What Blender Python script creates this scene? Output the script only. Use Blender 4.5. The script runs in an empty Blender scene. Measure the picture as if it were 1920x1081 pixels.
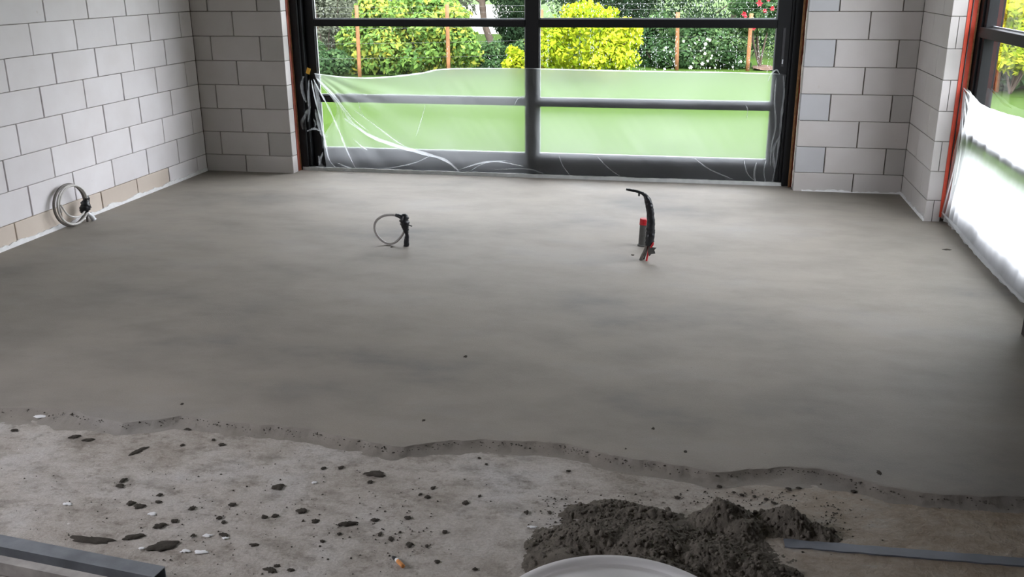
import bpy, bmesh, math, random
import numpy as np
from mathutils import Vector, Matrix, noise

random.seed(7)
rng = np.random.default_rng(7)
scene = bpy.context.scene
COL = scene.collection

# ------------------------------------------------------------------ camera
F_PX, PITCH, YAW, ROLL, CAM_H = 1763.63, 0.322073, -0.198682, -0.007283, 1.6196
_fw = Vector((math.sin(YAW) * math.cos(PITCH), math.cos(YAW) * math.cos(PITCH), -math.sin(PITCH)))
_rt = Vector((math.cos(YAW), -math.sin(YAW), 0))
_up = _rt.cross(_fw)
_c, _s = math.cos(ROLL), math.sin(ROLL)
RT, UP, FW = _c * _rt + _s * _up, -_s * _rt + _c * _up, _fw
CAM = Vector((0, 0, CAM_H))
cd = bpy.data.cameras.new('camera')
cam = bpy.data.objects.new('camera', cd)
COL.objects.link(cam)
cam.matrix_world = Matrix(((RT.x, UP.x, -FW.x, 0), (RT.y, UP.y, -FW.y, 0), (RT.z, UP.z, -FW.z, CAM_H), (0, 0, 0, 1)))
cd.sensor_width = 36
cd.lens = F_PX / 1920 * 36
cd.clip_start, cd.clip_end = 0.05, 300
scene.camera = cam

# ------------------------------------------------------------------ world: even overcast sky
w = bpy.data.worlds.new('overcast_sky')
scene.world = w
w.use_nodes = True
bg = w.node_tree.nodes['Background']
bg.inputs['Color'].default_value = (0.95, 0.945, 1.04, 1)
bg.inputs['Strength'].default_value = 1.0

# sampling portals in two glazed openings and one unseen, assumed (emit nothing themselves)
def portal(loc, rot, sx, sy):
    l = bpy.data.lights.new('opening_portal', 'AREA')
    l.shape = 'RECTANGLE'; l.size = sx; l.size_y = sy
    l.cycles.is_portal = True
    o = bpy.data.objects.new('opening_portal', l); COL.objects.link(o)
    o.location = loc; o.rotation_euler = rot
portal((-1.35, 8.02, 1.2), (math.radians(-90), 0, 0), 4.3, 2.5)
portal((-4.62, 1.3, 1.95), (math.radians(-90), 0, math.radians(90)), 3.1, 1.35)  # left-wall opening, out of view, added to light the foreground
portal((1.90, 5.6, 1.33), (math.radians(-90), 0, math.radians(-90)), 2.2, 2.7)

vs = scene.view_settings
vs.view_transform = 'Standard'
vs.look = 'None'
vs.gamma = 1
vs.use_curve_mapping = False
vs.exposure = 3.82
try:
    scene.cycles.use_denoising = True
    scene.cycles.max_bounces = 10
    scene.cycles.diffuse_bounces = 6
    scene.cycles.transparent_max_bounces = 24
except Exception:
    pass

# ------------------------------------------------------------------ pixel helpers
def ray(u, v):
    return FW + RT * ((u - 960) / F_PX) + UP * ((540.5 - v) / F_PX)
def on_z(u, v, z=0.0):
    d = ray(u, v); return CAM + d * ((z - CAM_H) / d.z)
def on_y(u, v, y):
    d = ray(u, v); return CAM + d * (y / d.y)
def on_x(u, v, x):
    d = ray(u, v); return CAM + d * (x / d.x)

# ------------------------------------------------------------------ materials
def new_mat(name):
    m = bpy.data.materials.new(name); m.use_nodes = True
    nt = m.node_tree
    return m, nt, nt.nodes['Principled BSDF']
def N(nt, t, **kw):
    n = nt.nodes.new(t)
    for k, v in kw.items():
        if k in n.inputs: n.inputs[k].default_value = v
        else: setattr(n, k, v)
    return n
def rgba(c): return (c[0], c[1], c[2], 1)
def ramp(nt, fac, stops):
    r = nt.nodes.new('ShaderNodeValToRGB')
    while len(r.color_ramp.elements) < len(stops): r.color_ramp.elements.new(0.5)
    for e, (p, c) in zip(r.color_ramp.elements, stops):
        e.position = p; e.color = rgba(c)
    nt.links.new(fac, r.inputs['Fac'])
    return r
def mixc(nt, fac, a, b, mode='MIX'):
    n = nt.nodes.new('ShaderNodeMix'); n.data_type = 'RGBA'; n.blend_type = mode
    for sock, v in ((n.inputs[0], fac), (n.inputs[6], a), (n.inputs[7], b)):
        if isinstance(v, (int, float)): sock.default_value = v
        elif isinstance(v, tuple): sock.default_value = rgba(v)
        else: nt.links.new(v, sock)
    return n.outputs[2]
def coords(nt, scale=(1, 1, 1), obj=True):
    tc = nt.nodes.new('ShaderNodeTexCoord'); mp = nt.nodes.new('ShaderNodeMapping')
    mp.inputs['Scale'].default_value = scale
    nt.links.new(tc.outputs['Object'], mp.inputs['Vector'])
    return mp.outputs['Vector']
def geo(nt, scale=(1, 1, 1)):
    g = nt.nodes.new('ShaderNodeNewGeometry'); mp = nt.nodes.new('ShaderNodeMapping')
    mp.inputs['Scale'].default_value = scale
    nt.links.new(g.outputs['Position'], mp.inputs['Vector'])
    return mp.outputs['Vector']
def noise_tex(nt, vec, scale, detail=4, rough=0.55):
    n = N(nt, 'ShaderNodeTexNoise', Scale=scale, Detail=detail, Roughness=rough)
    nt.links.new(vec, n.inputs['Vector'])
    return n.outputs['Fac']
def bump(nt, bsdf, h, strength, dist=0.01):
    b = N(nt, 'ShaderNodeBump', Strength=strength, Distance=dist)
    nt.links.new(h, b.inputs['Height']); nt.links.new(b.outputs['Normal'], bsdf.inputs['Normal'])

def plain(name, c, rough=0.6, metal=0.0, var=0.12, scale=30, bmp=0.1, spec=None):
    m, nt, b = new_mat(name)
    v = geo(nt); f = noise_tex(nt, v, scale)
    r = ramp(nt, f, [(0.3, tuple(x * (1 - var) for x in c)), (0.7, tuple(min(1, x * (1 + var)) for x in c))])
    nt.links.new(r.outputs['Color'], b.inputs['Base Color'])
    b.inputs['Roughness'].default_value = rough; b.inputs['Metallic'].default_value = metal
    if spec is not None: b.inputs['Specular IOR Level'].default_value = spec
    if bmp: bump(nt, b, f, bmp, 0.004)
    return m

def brick_mat(name, c, var=0.05, stain=(0.45, 0.40, 0.34)):
    m, nt, b = new_mat(name)
    v = geo(nt)
    oi = nt.nodes.new('ShaderNodeObjectInfo')
    rr = ramp(nt, oi.outputs['Random'], [(0, tuple(x * (1 - var) for x in c)), (1, tuple(min(1, x * (1 + var)) for x in c))])
    f = noise_tex(nt, v, 3.0, 5); fine = noise_tex(nt, v, 60, 6, 0.7)
    r2 = ramp(nt, f, [(0.35, (0.93, 0.92, 0.91)), (0.65, (1, 1, 1))])
    col = mixc(nt, 1.0, rr.outputs['Color'], r2.outputs['Color'], 'MULTIPLY')
    sp = noise_tex(nt, v, 9, 3, 0.8)
    sm = ramp(nt, sp, [(0.70, (0, 0, 0)), (0.78, (1, 1, 1))])
    mm = N(nt, 'ShaderNodeMath', operation='MULTIPLY'); mm.inputs[1].default_value = 0.35
    nt.links.new(sm.outputs['Color'], mm.inputs[0])
    col = mixc(nt, mm.outputs[0], col, stain)
    nt.links.new(col, b.inputs['Base Color'])
    b.inputs['Roughness'].default_value = 0.9; b.inputs['Specular IOR Level'].default_value = 0.2
    bump(nt, b, fine, 0.12, 0.004)
    return m

M = {}
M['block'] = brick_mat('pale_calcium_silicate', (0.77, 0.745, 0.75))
M['block_shade'] = brick_mat('shaded_calcium_silicate', (0.55, 0.525, 0.51))  # same pale block, darkened: shade of piers and stub put into its colour
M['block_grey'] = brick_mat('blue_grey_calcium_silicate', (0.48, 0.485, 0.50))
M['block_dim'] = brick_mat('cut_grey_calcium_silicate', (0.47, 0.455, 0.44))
M['block_dark'] = brick_mat('bounce_cutting_dark_block', (0.055, 0.048, 0.045))  # pale block blackened to keep bounce light off the near floor
M['block_kim'] = brick_mat('beige_base_course', (0.66, 0.58, 0.50), 0.08)
M['mortar'] = plain('grey_brown_mortar', (0.26, 0.23, 0.20), 0.95, 0, 0.2, 40, 0.3)
M['plaster'] = plain('white_plaster', (0.78, 0.78, 0.78), 0.8, 0, 0.08, 25, 0.4)
M['ceiling'] = plain('white_board_ceiling', (0.40, 0.39, 0.38), 0.9, 0, 0.1, 5, 0.1)
M['frame'] = plain('black_powder_coat', (0.007, 0.0075, 0.0085), 0.5, 0, 0.1, 50, 0.0, 0.25)
M['frame_in'] = plain('anthracite_aluminium', (0.03, 0.03, 0.033), 0.4, 0, 0.1, 50, 0.0)
M['spacer'] = plain('grey_spacer', (0.55, 0.57, 0.6), 0.4, 0.2, 0.05, 50, 0)
M['red'] = plain('red_sealing_strip', (0.62, 0.060, 0.022), 0.55, 0, 0.15, 20, 0.15)
M['red_dark'] = plain('dark_red_strip', (0.22, 0.045, 0.022), 0.7, 0, 0.4, 14, 0.2)
M['foam'] = plain('tan_foam', (0.42, 0.22, 0.10), 0.9, 0, 0.3, 40, 0.5)
M['sill'] = plain('grey_edge_strip', (0.46, 0.47, 0.46), 0.8, 0, 0.15, 15, 0.3)
M['edgeconc'] = plain('rough_concrete_edge', (0.20, 0.19, 0.16), 0.95, 0, 0.35, 35, 0.8)
M['cable'] = plain('grey_white_cable', (0.60, 0.58, 0.55), 0.5, 0, 0.1, 40, 0.05)
M['cable_mid'] = plain('grey_cable', (0.40, 0.38, 0.36), 0.5, 0, 0.15, 40, 0.05)
M['cable_dark'] = plain('dirty_grey_cable', (0.16, 0.145, 0.13), 0.6, 0, 0.3, 40, 0.1)
M['tape'] = plain('black_tape', (0.010, 0.011, 0.014), 0.33, 0, 0.3, 60, 0.35)
M['clearend'] = plain('white_cable_end', (0.75, 0.76, 0.78), 0.4, 0, 0.08, 40, 0.1)
M['pvc'] = plain('grey_pvc', (0.075, 0.075, 0.07), 0.5, 0, 0.2, 25, 0.05)
M['redcap'] = plain('red_plastic_cap', (0.48, 0.015, 0.022), 0.35, 0, 0.05, 30, 0)
M['yellow'] = plain('yellow_tape', (0.75, 0.42, 0.03), 0.5, 0, 0.05, 30, 0.1)
M['alu'] = plain('dull_aluminium', (0.30, 0.32, 0.35), 0.42, 0.55, 0.22, 12, 0.05)
M['alu2'] = plain('dusty_aluminium', (0.34, 0.32, 0.30), 0.7, 0.1, 0.25, 18, 0.1)
M['tub'] = plain('white_tub_plastic', (0.74, 0.74, 0.74), 0.4, 0, 0.04, 8, 0.02)
M['tub_in'] = plain('dusty_tub_inside', (0.58, 0.55, 0.53), 0.75, 0, 0.10, 6, 0.05)
def tub_mat(name, c, f):
    m, nt, b = new_mat(name); out = nt.nodes['Material Output']
    n_ = noise_tex(nt, geo(nt), 7, 4)
    r = ramp(nt, n_, [(0.3, tuple(x * 0.93 for x in c)), (0.7, c)])
    nt.links.new(r.outputs['Color'], b.inputs['Base Color']); b.inputs['Roughness'].default_value = 0.45
    t = N(nt, 'ShaderNodeBsdfTranslucent'); nt.links.new(r.outputs['Color'], t.inputs['Color'])
    mx = nt.nodes.new('ShaderNodeMixShader'); mx.inputs[0].default_value = f
    nt.links.new(b.outputs[0], mx.inputs[1]); nt.links.new(t.outputs[0], mx.inputs[2]); nt.links.new(mx.outputs[0], out.inputs['Surface'])
    return m
M['tub'] = tub_mat('white_translucent_tub_plastic', (0.95, 0.94, 0.94), 0.5)
M['tub_in'] = M['tub']
M['strip'] = plain('blue_grey_strip', (0.15, 0.165, 0.195), 0.6, 0, 0.18, 9, 0.05)
M['filter'] = plain('orange_filter', (0.65, 0.27, 0.08), 0.8, 0, 0.2, 300, 0)
M['ash'] = plain('cigarette_ash', (0.03, 0.03, 0.03), 0.9, 0, 0.2, 300, 0)
M['paper'] = plain('white_paper', (0.8, 0.79, 0.77), 0.8, 0, 0.05, 300, 0)
M['wood'] = plain('orange_brown_stake', (0.20, 0.085, 0.03), 0.8, 0, 0.25, 8, 0.2)
M['wire'] = plain('galvanised_wire', (0.10, 0.105, 0.10), 0.6, 0.2, 0.1, 8, 0)
M['bark'] = plain('brown_bark', (0.07, 0.05, 0.037), 0.95, 0, 0.3, 9, 0.6)
M['soil'] = plain('reddish_soil', (0.09, 0.05, 0.03), 0.95, 0, 0.3, 5, 0.5)
M['farwall'] = plain('pale_far_wall', (0.82, 0.79, 0.76), 0.9, 0, 0.05, 1, 0)
M['white_petal'] = plain('white_petals', (0.6, 0.6, 0.57), 0.7, 0, 0.03, 30, 0)
M['red_petal'] = plain('red_petals', (0.35, 0.008, 0.02), 0.7, 0, 0.15, 30, 0)

# damp sand / mortar
def sand_mat(name, c):
    m, nt, b = new_mat(name); v = geo(nt)
    f = noise_tex(nt, v, 18, 6, 0.65); g = noise_tex(nt, v, 240, 4, 0.7)
    r = ramp(nt, f, [(0.3, tuple(x * 0.7 for x in c)), (0.7, tuple(x * 1.25 for x in c))])
    nt.links.new(r.outputs['Color'], b.inputs['Base Color'])
    b.inputs['Roughness'].default_value = 0.95; b.inputs['Specular IOR Level'].default_value = 0.15
    bump(nt, b, g, 0.8, 0.006)
    return m
M['sand'] = sand_mat('damp_sand_cement', (0.16, 0.142, 0.118))
M['crumb'] = sand_mat('dark_damp_mortar', (0.075, 0.066, 0.055))

# fresh screed
def screed_mat():
    m, nt, b = new_mat('fresh_sand_cement_screed')
    big = noise_tex(nt, geo(nt, (0.6, 1.0, 1)), 1.25, 6, 0.62)
    mid = noise_tex(nt, geo(nt, (1.0, 1.5, 1)), 3.0, 6, 0.6)
    fine = noise_tex(nt, geo(nt), 160, 4, 0.7)
    c = ramp(nt, big, [(0.30, (0.205, 0.193, 0.180)), (0.44, (0.275, 0.250, 0.218)), (0.55, (0.307, 0.278, 0.241)), (0.72, (0.325, 0.305, 0.280))])
    c2 = ramp(nt, mid, [(0.30, (0.86, 0.86, 0.87)), (0.55, (1, 1, 1)), (0.8, (1.0, 0.985, 0.97))])
    col = mixc(nt, 1.0, c.outputs['Color'], c2.outputs['Color'], 'MULTIPLY')
    c3 = ramp(nt, fine, [(0.3, (0.88, 0.88, 0.88)), (0.7, (1, 1, 1))])
    col = mixc(nt, 1.0, col, c3.outputs['Color'], 'MULTIPLY')
    sp = noise_tex(nt, geo(nt), 34, 2, 0.9)
    s = ramp(nt, sp, [(0.745, (0, 0, 0)), (0.77, (1, 1, 1))])
    mm = N(nt, 'ShaderNodeMath', operation='MULTIPLY'); mm.inputs[1].default_value = 0.6
    nt.links.new(s.outputs['Color'], mm.inputs[0])
    col = mixc(nt, mm.outputs[0], col, (0.14, 0.12, 0.10))
    nt.links.new(col, b.inputs['Base Color'])
    b.inputs['Roughness'].default_value = 0.62; b.inputs['Specular IOR Level'].default_value = 0.25
    bump(nt, b, fine, 0.35, 0.004)
    return m
M['screed'] = screed_mat()

def slab_mat():
    m, nt, b = new_mat('stained_concrete_slab')
    big = noise_tex(nt, geo(nt), 2.0, 5, 0.6)
    mid = noise_tex(nt, geo(nt, (1, 1.6, 1)), 7.5, 7, 0.65)
    fine = noise_tex(nt, geo(nt), 110, 5, 0.75)
    c = ramp(nt, big, [(0.32, (0.43, 0.395, 0.35)), (0.5, (0.56, 0.53, 0.49)), (0.68, (0.60, 0.59, 0.58))])
    c2 = ramp(nt, mid, [(0.30, (0.55, 0.53, 0.50)), (0.44, (0.84, 0.82, 0.80)), (0.52, (0.97, 0.95, 0.94)), (0.66, (1, 1, 1))])
    col = mixc(nt, 1.0, c.outputs['Color'], c2.outputs['Color'], 'MULTIPLY')
    sml = noise_tex(nt, geo(nt, (1, 1.3, 1)), 21, 6, 0.7)
    c4 = ramp(nt, sml, [(0.30, (0.58, 0.56, 0.53)), (0.46, (0.94, 0.93, 0.92)), (0.6, (1, 1, 1))])
    col = mixc(nt, 1.0, col, c4.outputs['Color'], 'MULTIPLY')
    c3 = ramp(nt, fine, [(0.3, (0.72, 0.71, 0.70)), (0.65, (1, 1, 1))])
    col = mixc(nt, 1.0, col, c3.outputs['Color'], 'MULTIPLY')
    # brown stained half of the slab on the right
    sx = nt.nodes.new('ShaderNodeSeparateXYZ'); g = nt.nodes.new('ShaderNodeNewGeometry')
    nt.links.new(g.outputs['Position'], sx.inputs[0])
    mr = N(nt, 'ShaderNodeMapRange'); mr.inputs['From Min'].default_value = -0.1; mr.inputs['From Max'].default_value = 0.5
    ad = N(nt, 'ShaderNodeMath', operation='ADD'); nm = N(nt, 'ShaderNodeMath', operation='MULTIPLY_ADD')
    nm.inputs[1].default_value = 0.8; nm.inputs[2].default_value = -0.4
    nt.links.new(big, nm.inputs[0]); nt.links.new(sx.outputs['X'], ad.inputs[0]); nt.links.new(nm.outputs[0], ad.inputs[1])
    nt.links.new(ad.outputs[0], mr.inputs['Value'])
    br = ramp(nt, mid, [(0.3, (0.24, 0.18, 0.12)), (0.55, (0.34, 0.28, 0.21)), (0.7, (0.37, 0.34, 0.30))])
    mm0 = N(nt, 'ShaderNodeMath', operation='MULTIPLY'); mm0.inputs[1].default_value = 0.8
    nt.links.new(mr.outputs[0], mm0.inputs[0])
    col = mixc(nt, mm0.outputs[0], col, br.outputs['Color'])
    # white paint specks
    sp = noise_tex(nt, geo(nt), 17, 3, 0.85)
    s = ramp(nt, sp, [(0.735, (0, 0, 0)), (0.76, (1, 1, 1))])
    mm = N(nt, 'ShaderNodeMath', operation='MULTIPLY'); mm.inputs[1].default_value = 0.7
    nt.links.new(s.outputs['Color'], mm.inputs[0])
    col = mixc(nt, mm.outputs[0], col, (0.72, 0.71, 0.70))
    # dark specks
    sp2 = noise_tex(nt, geo(nt, (1, 1, 1)), 26, 3, 0.85)
    s2 = ramp(nt, sp2, [(0.25, (1, 1, 1)), (0.29, (0, 0, 0))])
    mm2 = N(nt, 'ShaderNodeMath', operation='MULTIPLY'); mm2.inputs[1].default_value = 0.75
    nt.links.new(s2.outputs['Color'], mm2.inputs[0])
    col = mixc(nt, mm2.outputs[0], col, (0.10, 0.085, 0.07))
    nt.links.new(col, b.inputs['Base Color'])
    b.inputs['Roughness'].default_value = 0.7; b.inputs['Specular IOR Level'].default_value = 0.3
    bump(nt, b, sml, 0.7, 0.015)
    return m
M['slab'] = slab_mat()

def lawn_mat():
    m, nt, b = new_mat('mown_lawn')
    f = noise_tex(nt, geo(nt), 2.0, 5); g = noise_tex(nt, geo(nt), 60, 4, 0.7)
    c = ramp(nt, f, [(0.3, (0.032, 0.066, 0.006)), (0.7, (0.042, 0.082, 0.009))])
    c3 = ramp(nt, g, [(0.3, (0.8, 0.8, 0.8)), (0.7, (1, 1, 1))])
    nt.links.new(mixc(nt, 1.0, c.outputs['Color'], c3.outputs['Color'], 'MULTIPLY'), b.inputs['Base Color'])
    b.inputs['Roughness'].default_value = 0.9; b.inputs['Specular IOR Level'].default_value = 0.1
    bump(nt, b, g, 0.6, 0.02)
    return m
M['lawn'] = lawn_mat()

def glass_mat():
    m = bpy.data.materials.new('clear_glazing'); m.use_nodes = True; nt = m.node_tree
    nt.nodes.remove(nt.nodes['Principled BSDF']); out = nt.nodes['Material Output']
    t = N(nt, 'ShaderNodeBsdfTransparent'); t.inputs['Color'].default_value = (0.95, 0.97, 0.96, 1)
    g = N(nt, 'ShaderNodeBsdfGlossy'); g.inputs['Roughness'].default_value = 0.0
    fr = N(nt, 'ShaderNodeFresnel', IOR=1.5)
    gm = nt.nodes.new('ShaderNodeNewGeometry'); sub = N(nt, 'ShaderNodeMath', operation='SUBTRACT'); sub.inputs[0].default_value = 1.0
    nt.links.new(gm.outputs['Backfacing'], sub.inputs[1])
    mu = N(nt, 'ShaderNodeMath', operation='MULTIPLY'); nt.links.new(fr.outputs[0], mu.inputs[0]); nt.links.new(sub.outputs[0], mu.inputs[1])
    mx = nt.nodes.new('ShaderNodeMixShader')
    nt.links.new(mu.outputs[0], mx.inputs[0]); nt.links.new(t.outputs[0], mx.inputs[1]); nt.links.new(g.outputs[0], mx.inputs[2])
    nt.links.new(mx.outputs[0], out.inputs['Surface'])
    return m
M['glass'] = glass_mat()

def film_mat(name, fac, col=(0.9, 0.93, 0.95), transl=0.75, blur=0.0):
    m = bpy.data.materials.new(name); m.use_nodes = True; nt = m.node_tree
    nt.nodes.remove(nt.nodes['Principled BSDF']); out = nt.nodes['Material Output']
    t = N(nt, 'ShaderNodeBsdfTransparent')
    if blur:      # small-angle haze of crinkled film
        rf = N(nt, 'ShaderNodeBsdfRefraction', Roughness=blur, IOR=1.08)
        mt_ = nt.nodes.new('ShaderNodeMixShader'); mt_.inputs[0].default_value = 0.88
        nt.links.new(t.outputs[0], mt_.inputs[1]); nt.links.new(rf.outputs[0], mt_.inputs[2]); t = mt_
    tr = N(nt, 'ShaderNodeBsdfTranslucent'); tr.inputs['Color'].default_value = rgba(col)
    df = N(nt, 'ShaderNodeBsdfDiffuse'); df.inputs['Color'].default_value = rgba(col)
    m1 = nt.nodes.new('ShaderNodeMixShader'); m1.inputs[0].default_value = transl
    nt.links.new(df.outputs[0], m1.inputs[1]); nt.links.new(tr.outputs[0], m1.inputs[2])
    gl = N(nt, 'ShaderNodeBsdfGlossy'); gl.inputs['Roughness'].default_value = 0.25
    m0 = nt.nodes.new('ShaderNodeMixShader'); m0.inputs[0].default_value = 0.06
    nt.links.new(m1.outputs[0], m0.inputs[1]); nt.links.new(gl.outputs[0], m0.inputs[2])
    f = noise_tex(nt, geo(nt), 2.3, 4)
    mr = N(nt, 'ShaderNodeMapRange'); mr.inputs['From Min'].default_value = 0.3; mr.inputs['From Max'].default_value = 0.7
    mr.inputs['To Min'].default_value = fac * 0.8; mr.inputs['To Max'].default_value = min(1, fac * 1.2)
    nt.links.new(f, mr.inputs['Value'])
    m2 = nt.nodes.new('ShaderNodeMixShader')
    nt.links.new(mr.outputs[0], m2.inputs[0]); nt.links.new(t.outputs[0], m2.inputs[1]); nt.links.new(m0.outputs[0], m2.inputs[2])
    nt.links.new(m2.outputs[0], out.inputs['Surface'])
    return m
M['film'] = film_mat('thin_clear_plastic_film', 0.17, blur=0.62)
M['fold'] = film_mat('doubled_plastic_film', 0.50)
M['crumple'] = film_mat('crumpled_plastic_film', 0.20)
M['film_white'] = film_mat('milky_plastic_film', 0.80, (0.97, 0.98, 0.99), 0.85)
M['drop'] = film_mat('rain_water', 0.55, (0.95, 0.97, 1.0), 0.9)

def leaf_mat(name, c0, c1, c2, p=(0.0, 0.55, 1.0)):
    m = bpy.data.materials.new(name); m.use_nodes = True; nt = m.node_tree
    nt.nodes.remove(nt.nodes['Principled BSDF']); out = nt.nodes['Material Output']
    at = N(nt, 'ShaderNodeAttribute', attribute_name='tint')
    r = ramp(nt, at.outputs['Fac'], [(p[0], c0), (p[1], c1), (p[2], c2)])
    d = N(nt, 'ShaderNodeBsdfDiffuse'); t = N(nt, 'ShaderNodeBsdfTranslucent')
    nt.links.new(r.outputs['Color'], d.inputs['Color']); nt.links.new(r.outputs['Color'], t.inputs['Color'])
    mx = nt.nodes.new('ShaderNodeMixShader'); mx.inputs[0].default_value = 0.35
    nt.links.new(d.outputs[0], mx.inputs[1]); nt.links.new(t.outputs[0], mx.inputs[2])
    nt.links.new(mx.outputs[0], out.inputs['Surface'])
    return m
M['leaf_yellow'] = leaf_mat('yellow_leaves', (0.07, 0.14, 0.02), (0.27, 0.36, 0.016), (0.50, 0.50, 0.04))
M['leaf_mixed'] = leaf_mat('green_and_yellow_leaves', (0.055, 0.13, 0.04), (0.17, 0.28, 0.06), (0.55, 0.47, 0.07), (0.0, 0.6, 1.0))
M['leaf_dark'] = leaf_mat('dark_hedge_leaves', (0.012, 0.026, 0.012), (0.034, 0.062, 0.030), (0.085, 0.12, 0.06))
M['leaf_mid'] = leaf_mat('mid_green_leaves', (0.024, 0.055, 0.022), (0.062, 0.118, 0.046), (0.14, 0.20, 0.075))
M['leaf_pale'] = leaf_mat('grey_green_leaves', (0.06, 0.07, 0.045), (0.13, 0.145, 0.10), (0.25, 0.25, 0.20))

# ------------------------------------------------------------------ object helpers
def tag(o, label=None, cat=None, group=None, kind=None):
    if label: o['label'] = label
    if cat: o['category'] = cat
    if group: o['group'] = group
    if kind: o['kind'] = kind
    return o
def empty(name, loc=(0, 0, 0), **kw):
    o = bpy.data.objects.new(name, None); COL.objects.link(o); o.location = loc
    o.empty_display_size = 0.1
    return tag(o, **kw)
def link(name, me, mat=None, parent=None, loc=(0, 0, 0), smooth=False, **kw):
    if mat and not me.materials: me.materials.append(M[mat])
    o = bpy.data.objects.new(name, me); COL.objects.link(o)
    o.location = loc
    if parent:
        o.parent = parent
        o.location = Vector(loc) - parent.location
    if smooth: me.polygons.foreach_set('use_smooth', [True] * len(me.polygons))
    return tag(o, **kw)
def mesh(name, verts, faces):
    me = bpy.data.meshes.new(name); me.from_pydata([tuple(v) for v in verts], [], faces); me.update(); return me
def box_mesh(name, sx, sy, sz, bev=0.002):
    bm = bmesh.new(); bmesh.ops.create_cube(bm, size=1)
    bmesh.ops.scale(bm, vec=(sx, sy, sz), verts=bm.verts)
    if bev: bmesh.ops.bevel(bm, geom=bm.edges[:], offset=bev, segments=1, affect='EDGES')
    me = bpy.data.meshes.new(name); bm.to_mesh(me); bm.free(); return me
def box(name, x0, x1, y0, y1, z0, z1, mat, parent=None, bev=0.002, **kw):
    me = box_mesh(name, x1 - x0, y1 - y0, z1 - z0, bev)
    return link(name, me, mat, parent, ((x0 + x1) / 2, (y0 + y1) / 2, (z0 + z1) / 2), **kw)
def boxes_mesh(name, lst):
    V, Fc = [], []
    for x0, x1, y0, y1, z0, z1 in lst:
        b = len(V)
        V += [(x, y, z) for z in (z0, z1) for y in (y0, y1) for x in (x0, x1)]
        Fc += [tuple(b + i for i in f) for f in ((0, 2, 3, 1), (4, 5, 7, 6), (0, 1, 5, 4), (2, 6, 7, 3), (0, 4, 6, 2), (1, 3, 7, 5))]
    return mesh(name, V, Fc)
def catmull(pts, n=8):
    pts = [Vector(p) for p in pts]; out = []
    for i in range(len(pts) - 1):
        p0, p1, p2, p3 = pts[max(i - 1, 0)], pts[i], pts[i + 1], pts[min(i + 2, len(pts) - 1)]
        for k in range(n):
            t = k / n
            out.append(0.5 * ((2 * p1) + (p2 - p0) * t + (2 * p0 - 5 * p1 + 4 * p2 - p3) * t * t + (3 * p1 - p0 - 3 * p2 + p3) * t ** 3))
    out.append(pts[-1]); return out
def tube_mesh(name, pts, rad, seg=8, jitter=0.0, n=6, cap=True):
    """tube through pts (smoothed); rad = number or list along the control points"""
    P = catmull(pts, n) if n > 1 else [Vector(p) for p in pts]
    m = len(P)
    if isinstance(rad, (int, float)): R_ = [rad] * m
    else:
        R_ = [float(np.interp(i / (m - 1) * (len(rad) - 1), range(len(rad)), rad)) for i in range(m)]
    V, Fc = [], []; prev = None
    for i in range(m):
        t = (P[min(i + 1, m - 1)] - P[max(i - 1, 0)]).normalized()
        a = prev if prev else (Vector((0, 0, 1)) if abs(t.z) < 0.9 else Vector((1, 0, 0)))
        a = (a - t * a.dot(t)).normalized(); prev = a; b = t.cross(a)
        for k in range(seg):
            an = 2 * math.pi * k / seg
            r = R_[i] * (1 + jitter * noise.noise(Vector((i * 0.6, math.cos(an) * 2.0, math.sin(an) * 2.0 + len(name)))))
            V.append(P[i] + a * (math.cos(an) * r) + b * (math.sin(an) * r))
    for i in range(m - 1):
        for k in range(seg):
            Fc.append((i * seg + k, i * seg + (k + 1) % seg, (i + 1) * seg + (k + 1) % seg, (i + 1) * seg + k))
    if cap: Fc += [tuple(range(seg))[::-1], tuple(range((m - 1) * seg, m * seg))]
    me = mesh(name, V, Fc); return me
def lathe_mesh(name, prof, seg=48):
    V, Fc = [], []
    for r, z in prof:
        V += [(r * math.cos(2 * math.pi * k / seg), r * math.sin(2 * math.pi * k / seg), z) for k in range(seg)]
    for i in range(len(prof) - 1):
        for k in range(seg):
            Fc.append((i * seg + k, i * seg + (k + 1) % seg, (i + 1) * seg + (k + 1) % seg, (i + 1) * seg + k))
    return mesh(name, V, Fc)

# ------------------------------------------------------------------ room dimensions
LX, BY, RX, EY = -4.242, 7.517, 1.533, 6.678       # left wall, back wall, right wall, end of right stub wall
DL, DR = -3.433, 0.736                             # door opening
NEAR = 4.52                                        # near end of the right window
Z6, CH, TOP = 0.1455, 0.20, 2.7455                 # first bed joint, course height, underside of ceiling
SLAB = -0.024
T = 0.098                                          # block thickness

# floor slab and ceiling
def grid(name, x0, x1, y0, y1, nx, ny, zf):
    V = [(x0 + (x1 - x0) * i / nx, y0 + (y1 - y0) * j / ny, 0) for j in range(ny + 1) for i in range(nx + 1)]
    V = [(x, y, zf(x, y)) for x, y, _ in V]
    Fc = [(j * (nx + 1) + i, j * (nx + 1) + i + 1, (j + 1) * (nx + 1) + i + 1, (j + 1) * (nx + 1) + i) for j in range(ny) for i in range(nx)]
    return mesh(name, V, Fc)
def slab_z(x, y):
    if y > 3.3: return SLAB
    return SLAB - 0.0025 + 0.0022 * noise.noise(Vector((x * 3, y * 3, 0))) + 0.0016 * noise.noise(Vector((x * 14, y * 14, 3)))
link('floor', grid('floor', -4.7, 1.84, -2.6, 3.4, 280, 250, slab_z), 'slab', smooth=True, kind='structure',
     label='pale stained concrete slab in the foreground')
box('floor_base', -4.7, 1.84, -2.6, 8.0, -0.35, -0.075, 'slab', kind='structure', bev=0)
box('ceiling', -4.7, 1.84, -2.6, 8.0, TOP, TOP + 0.2, 'ceiling', kind='structure', bev=0)

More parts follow.
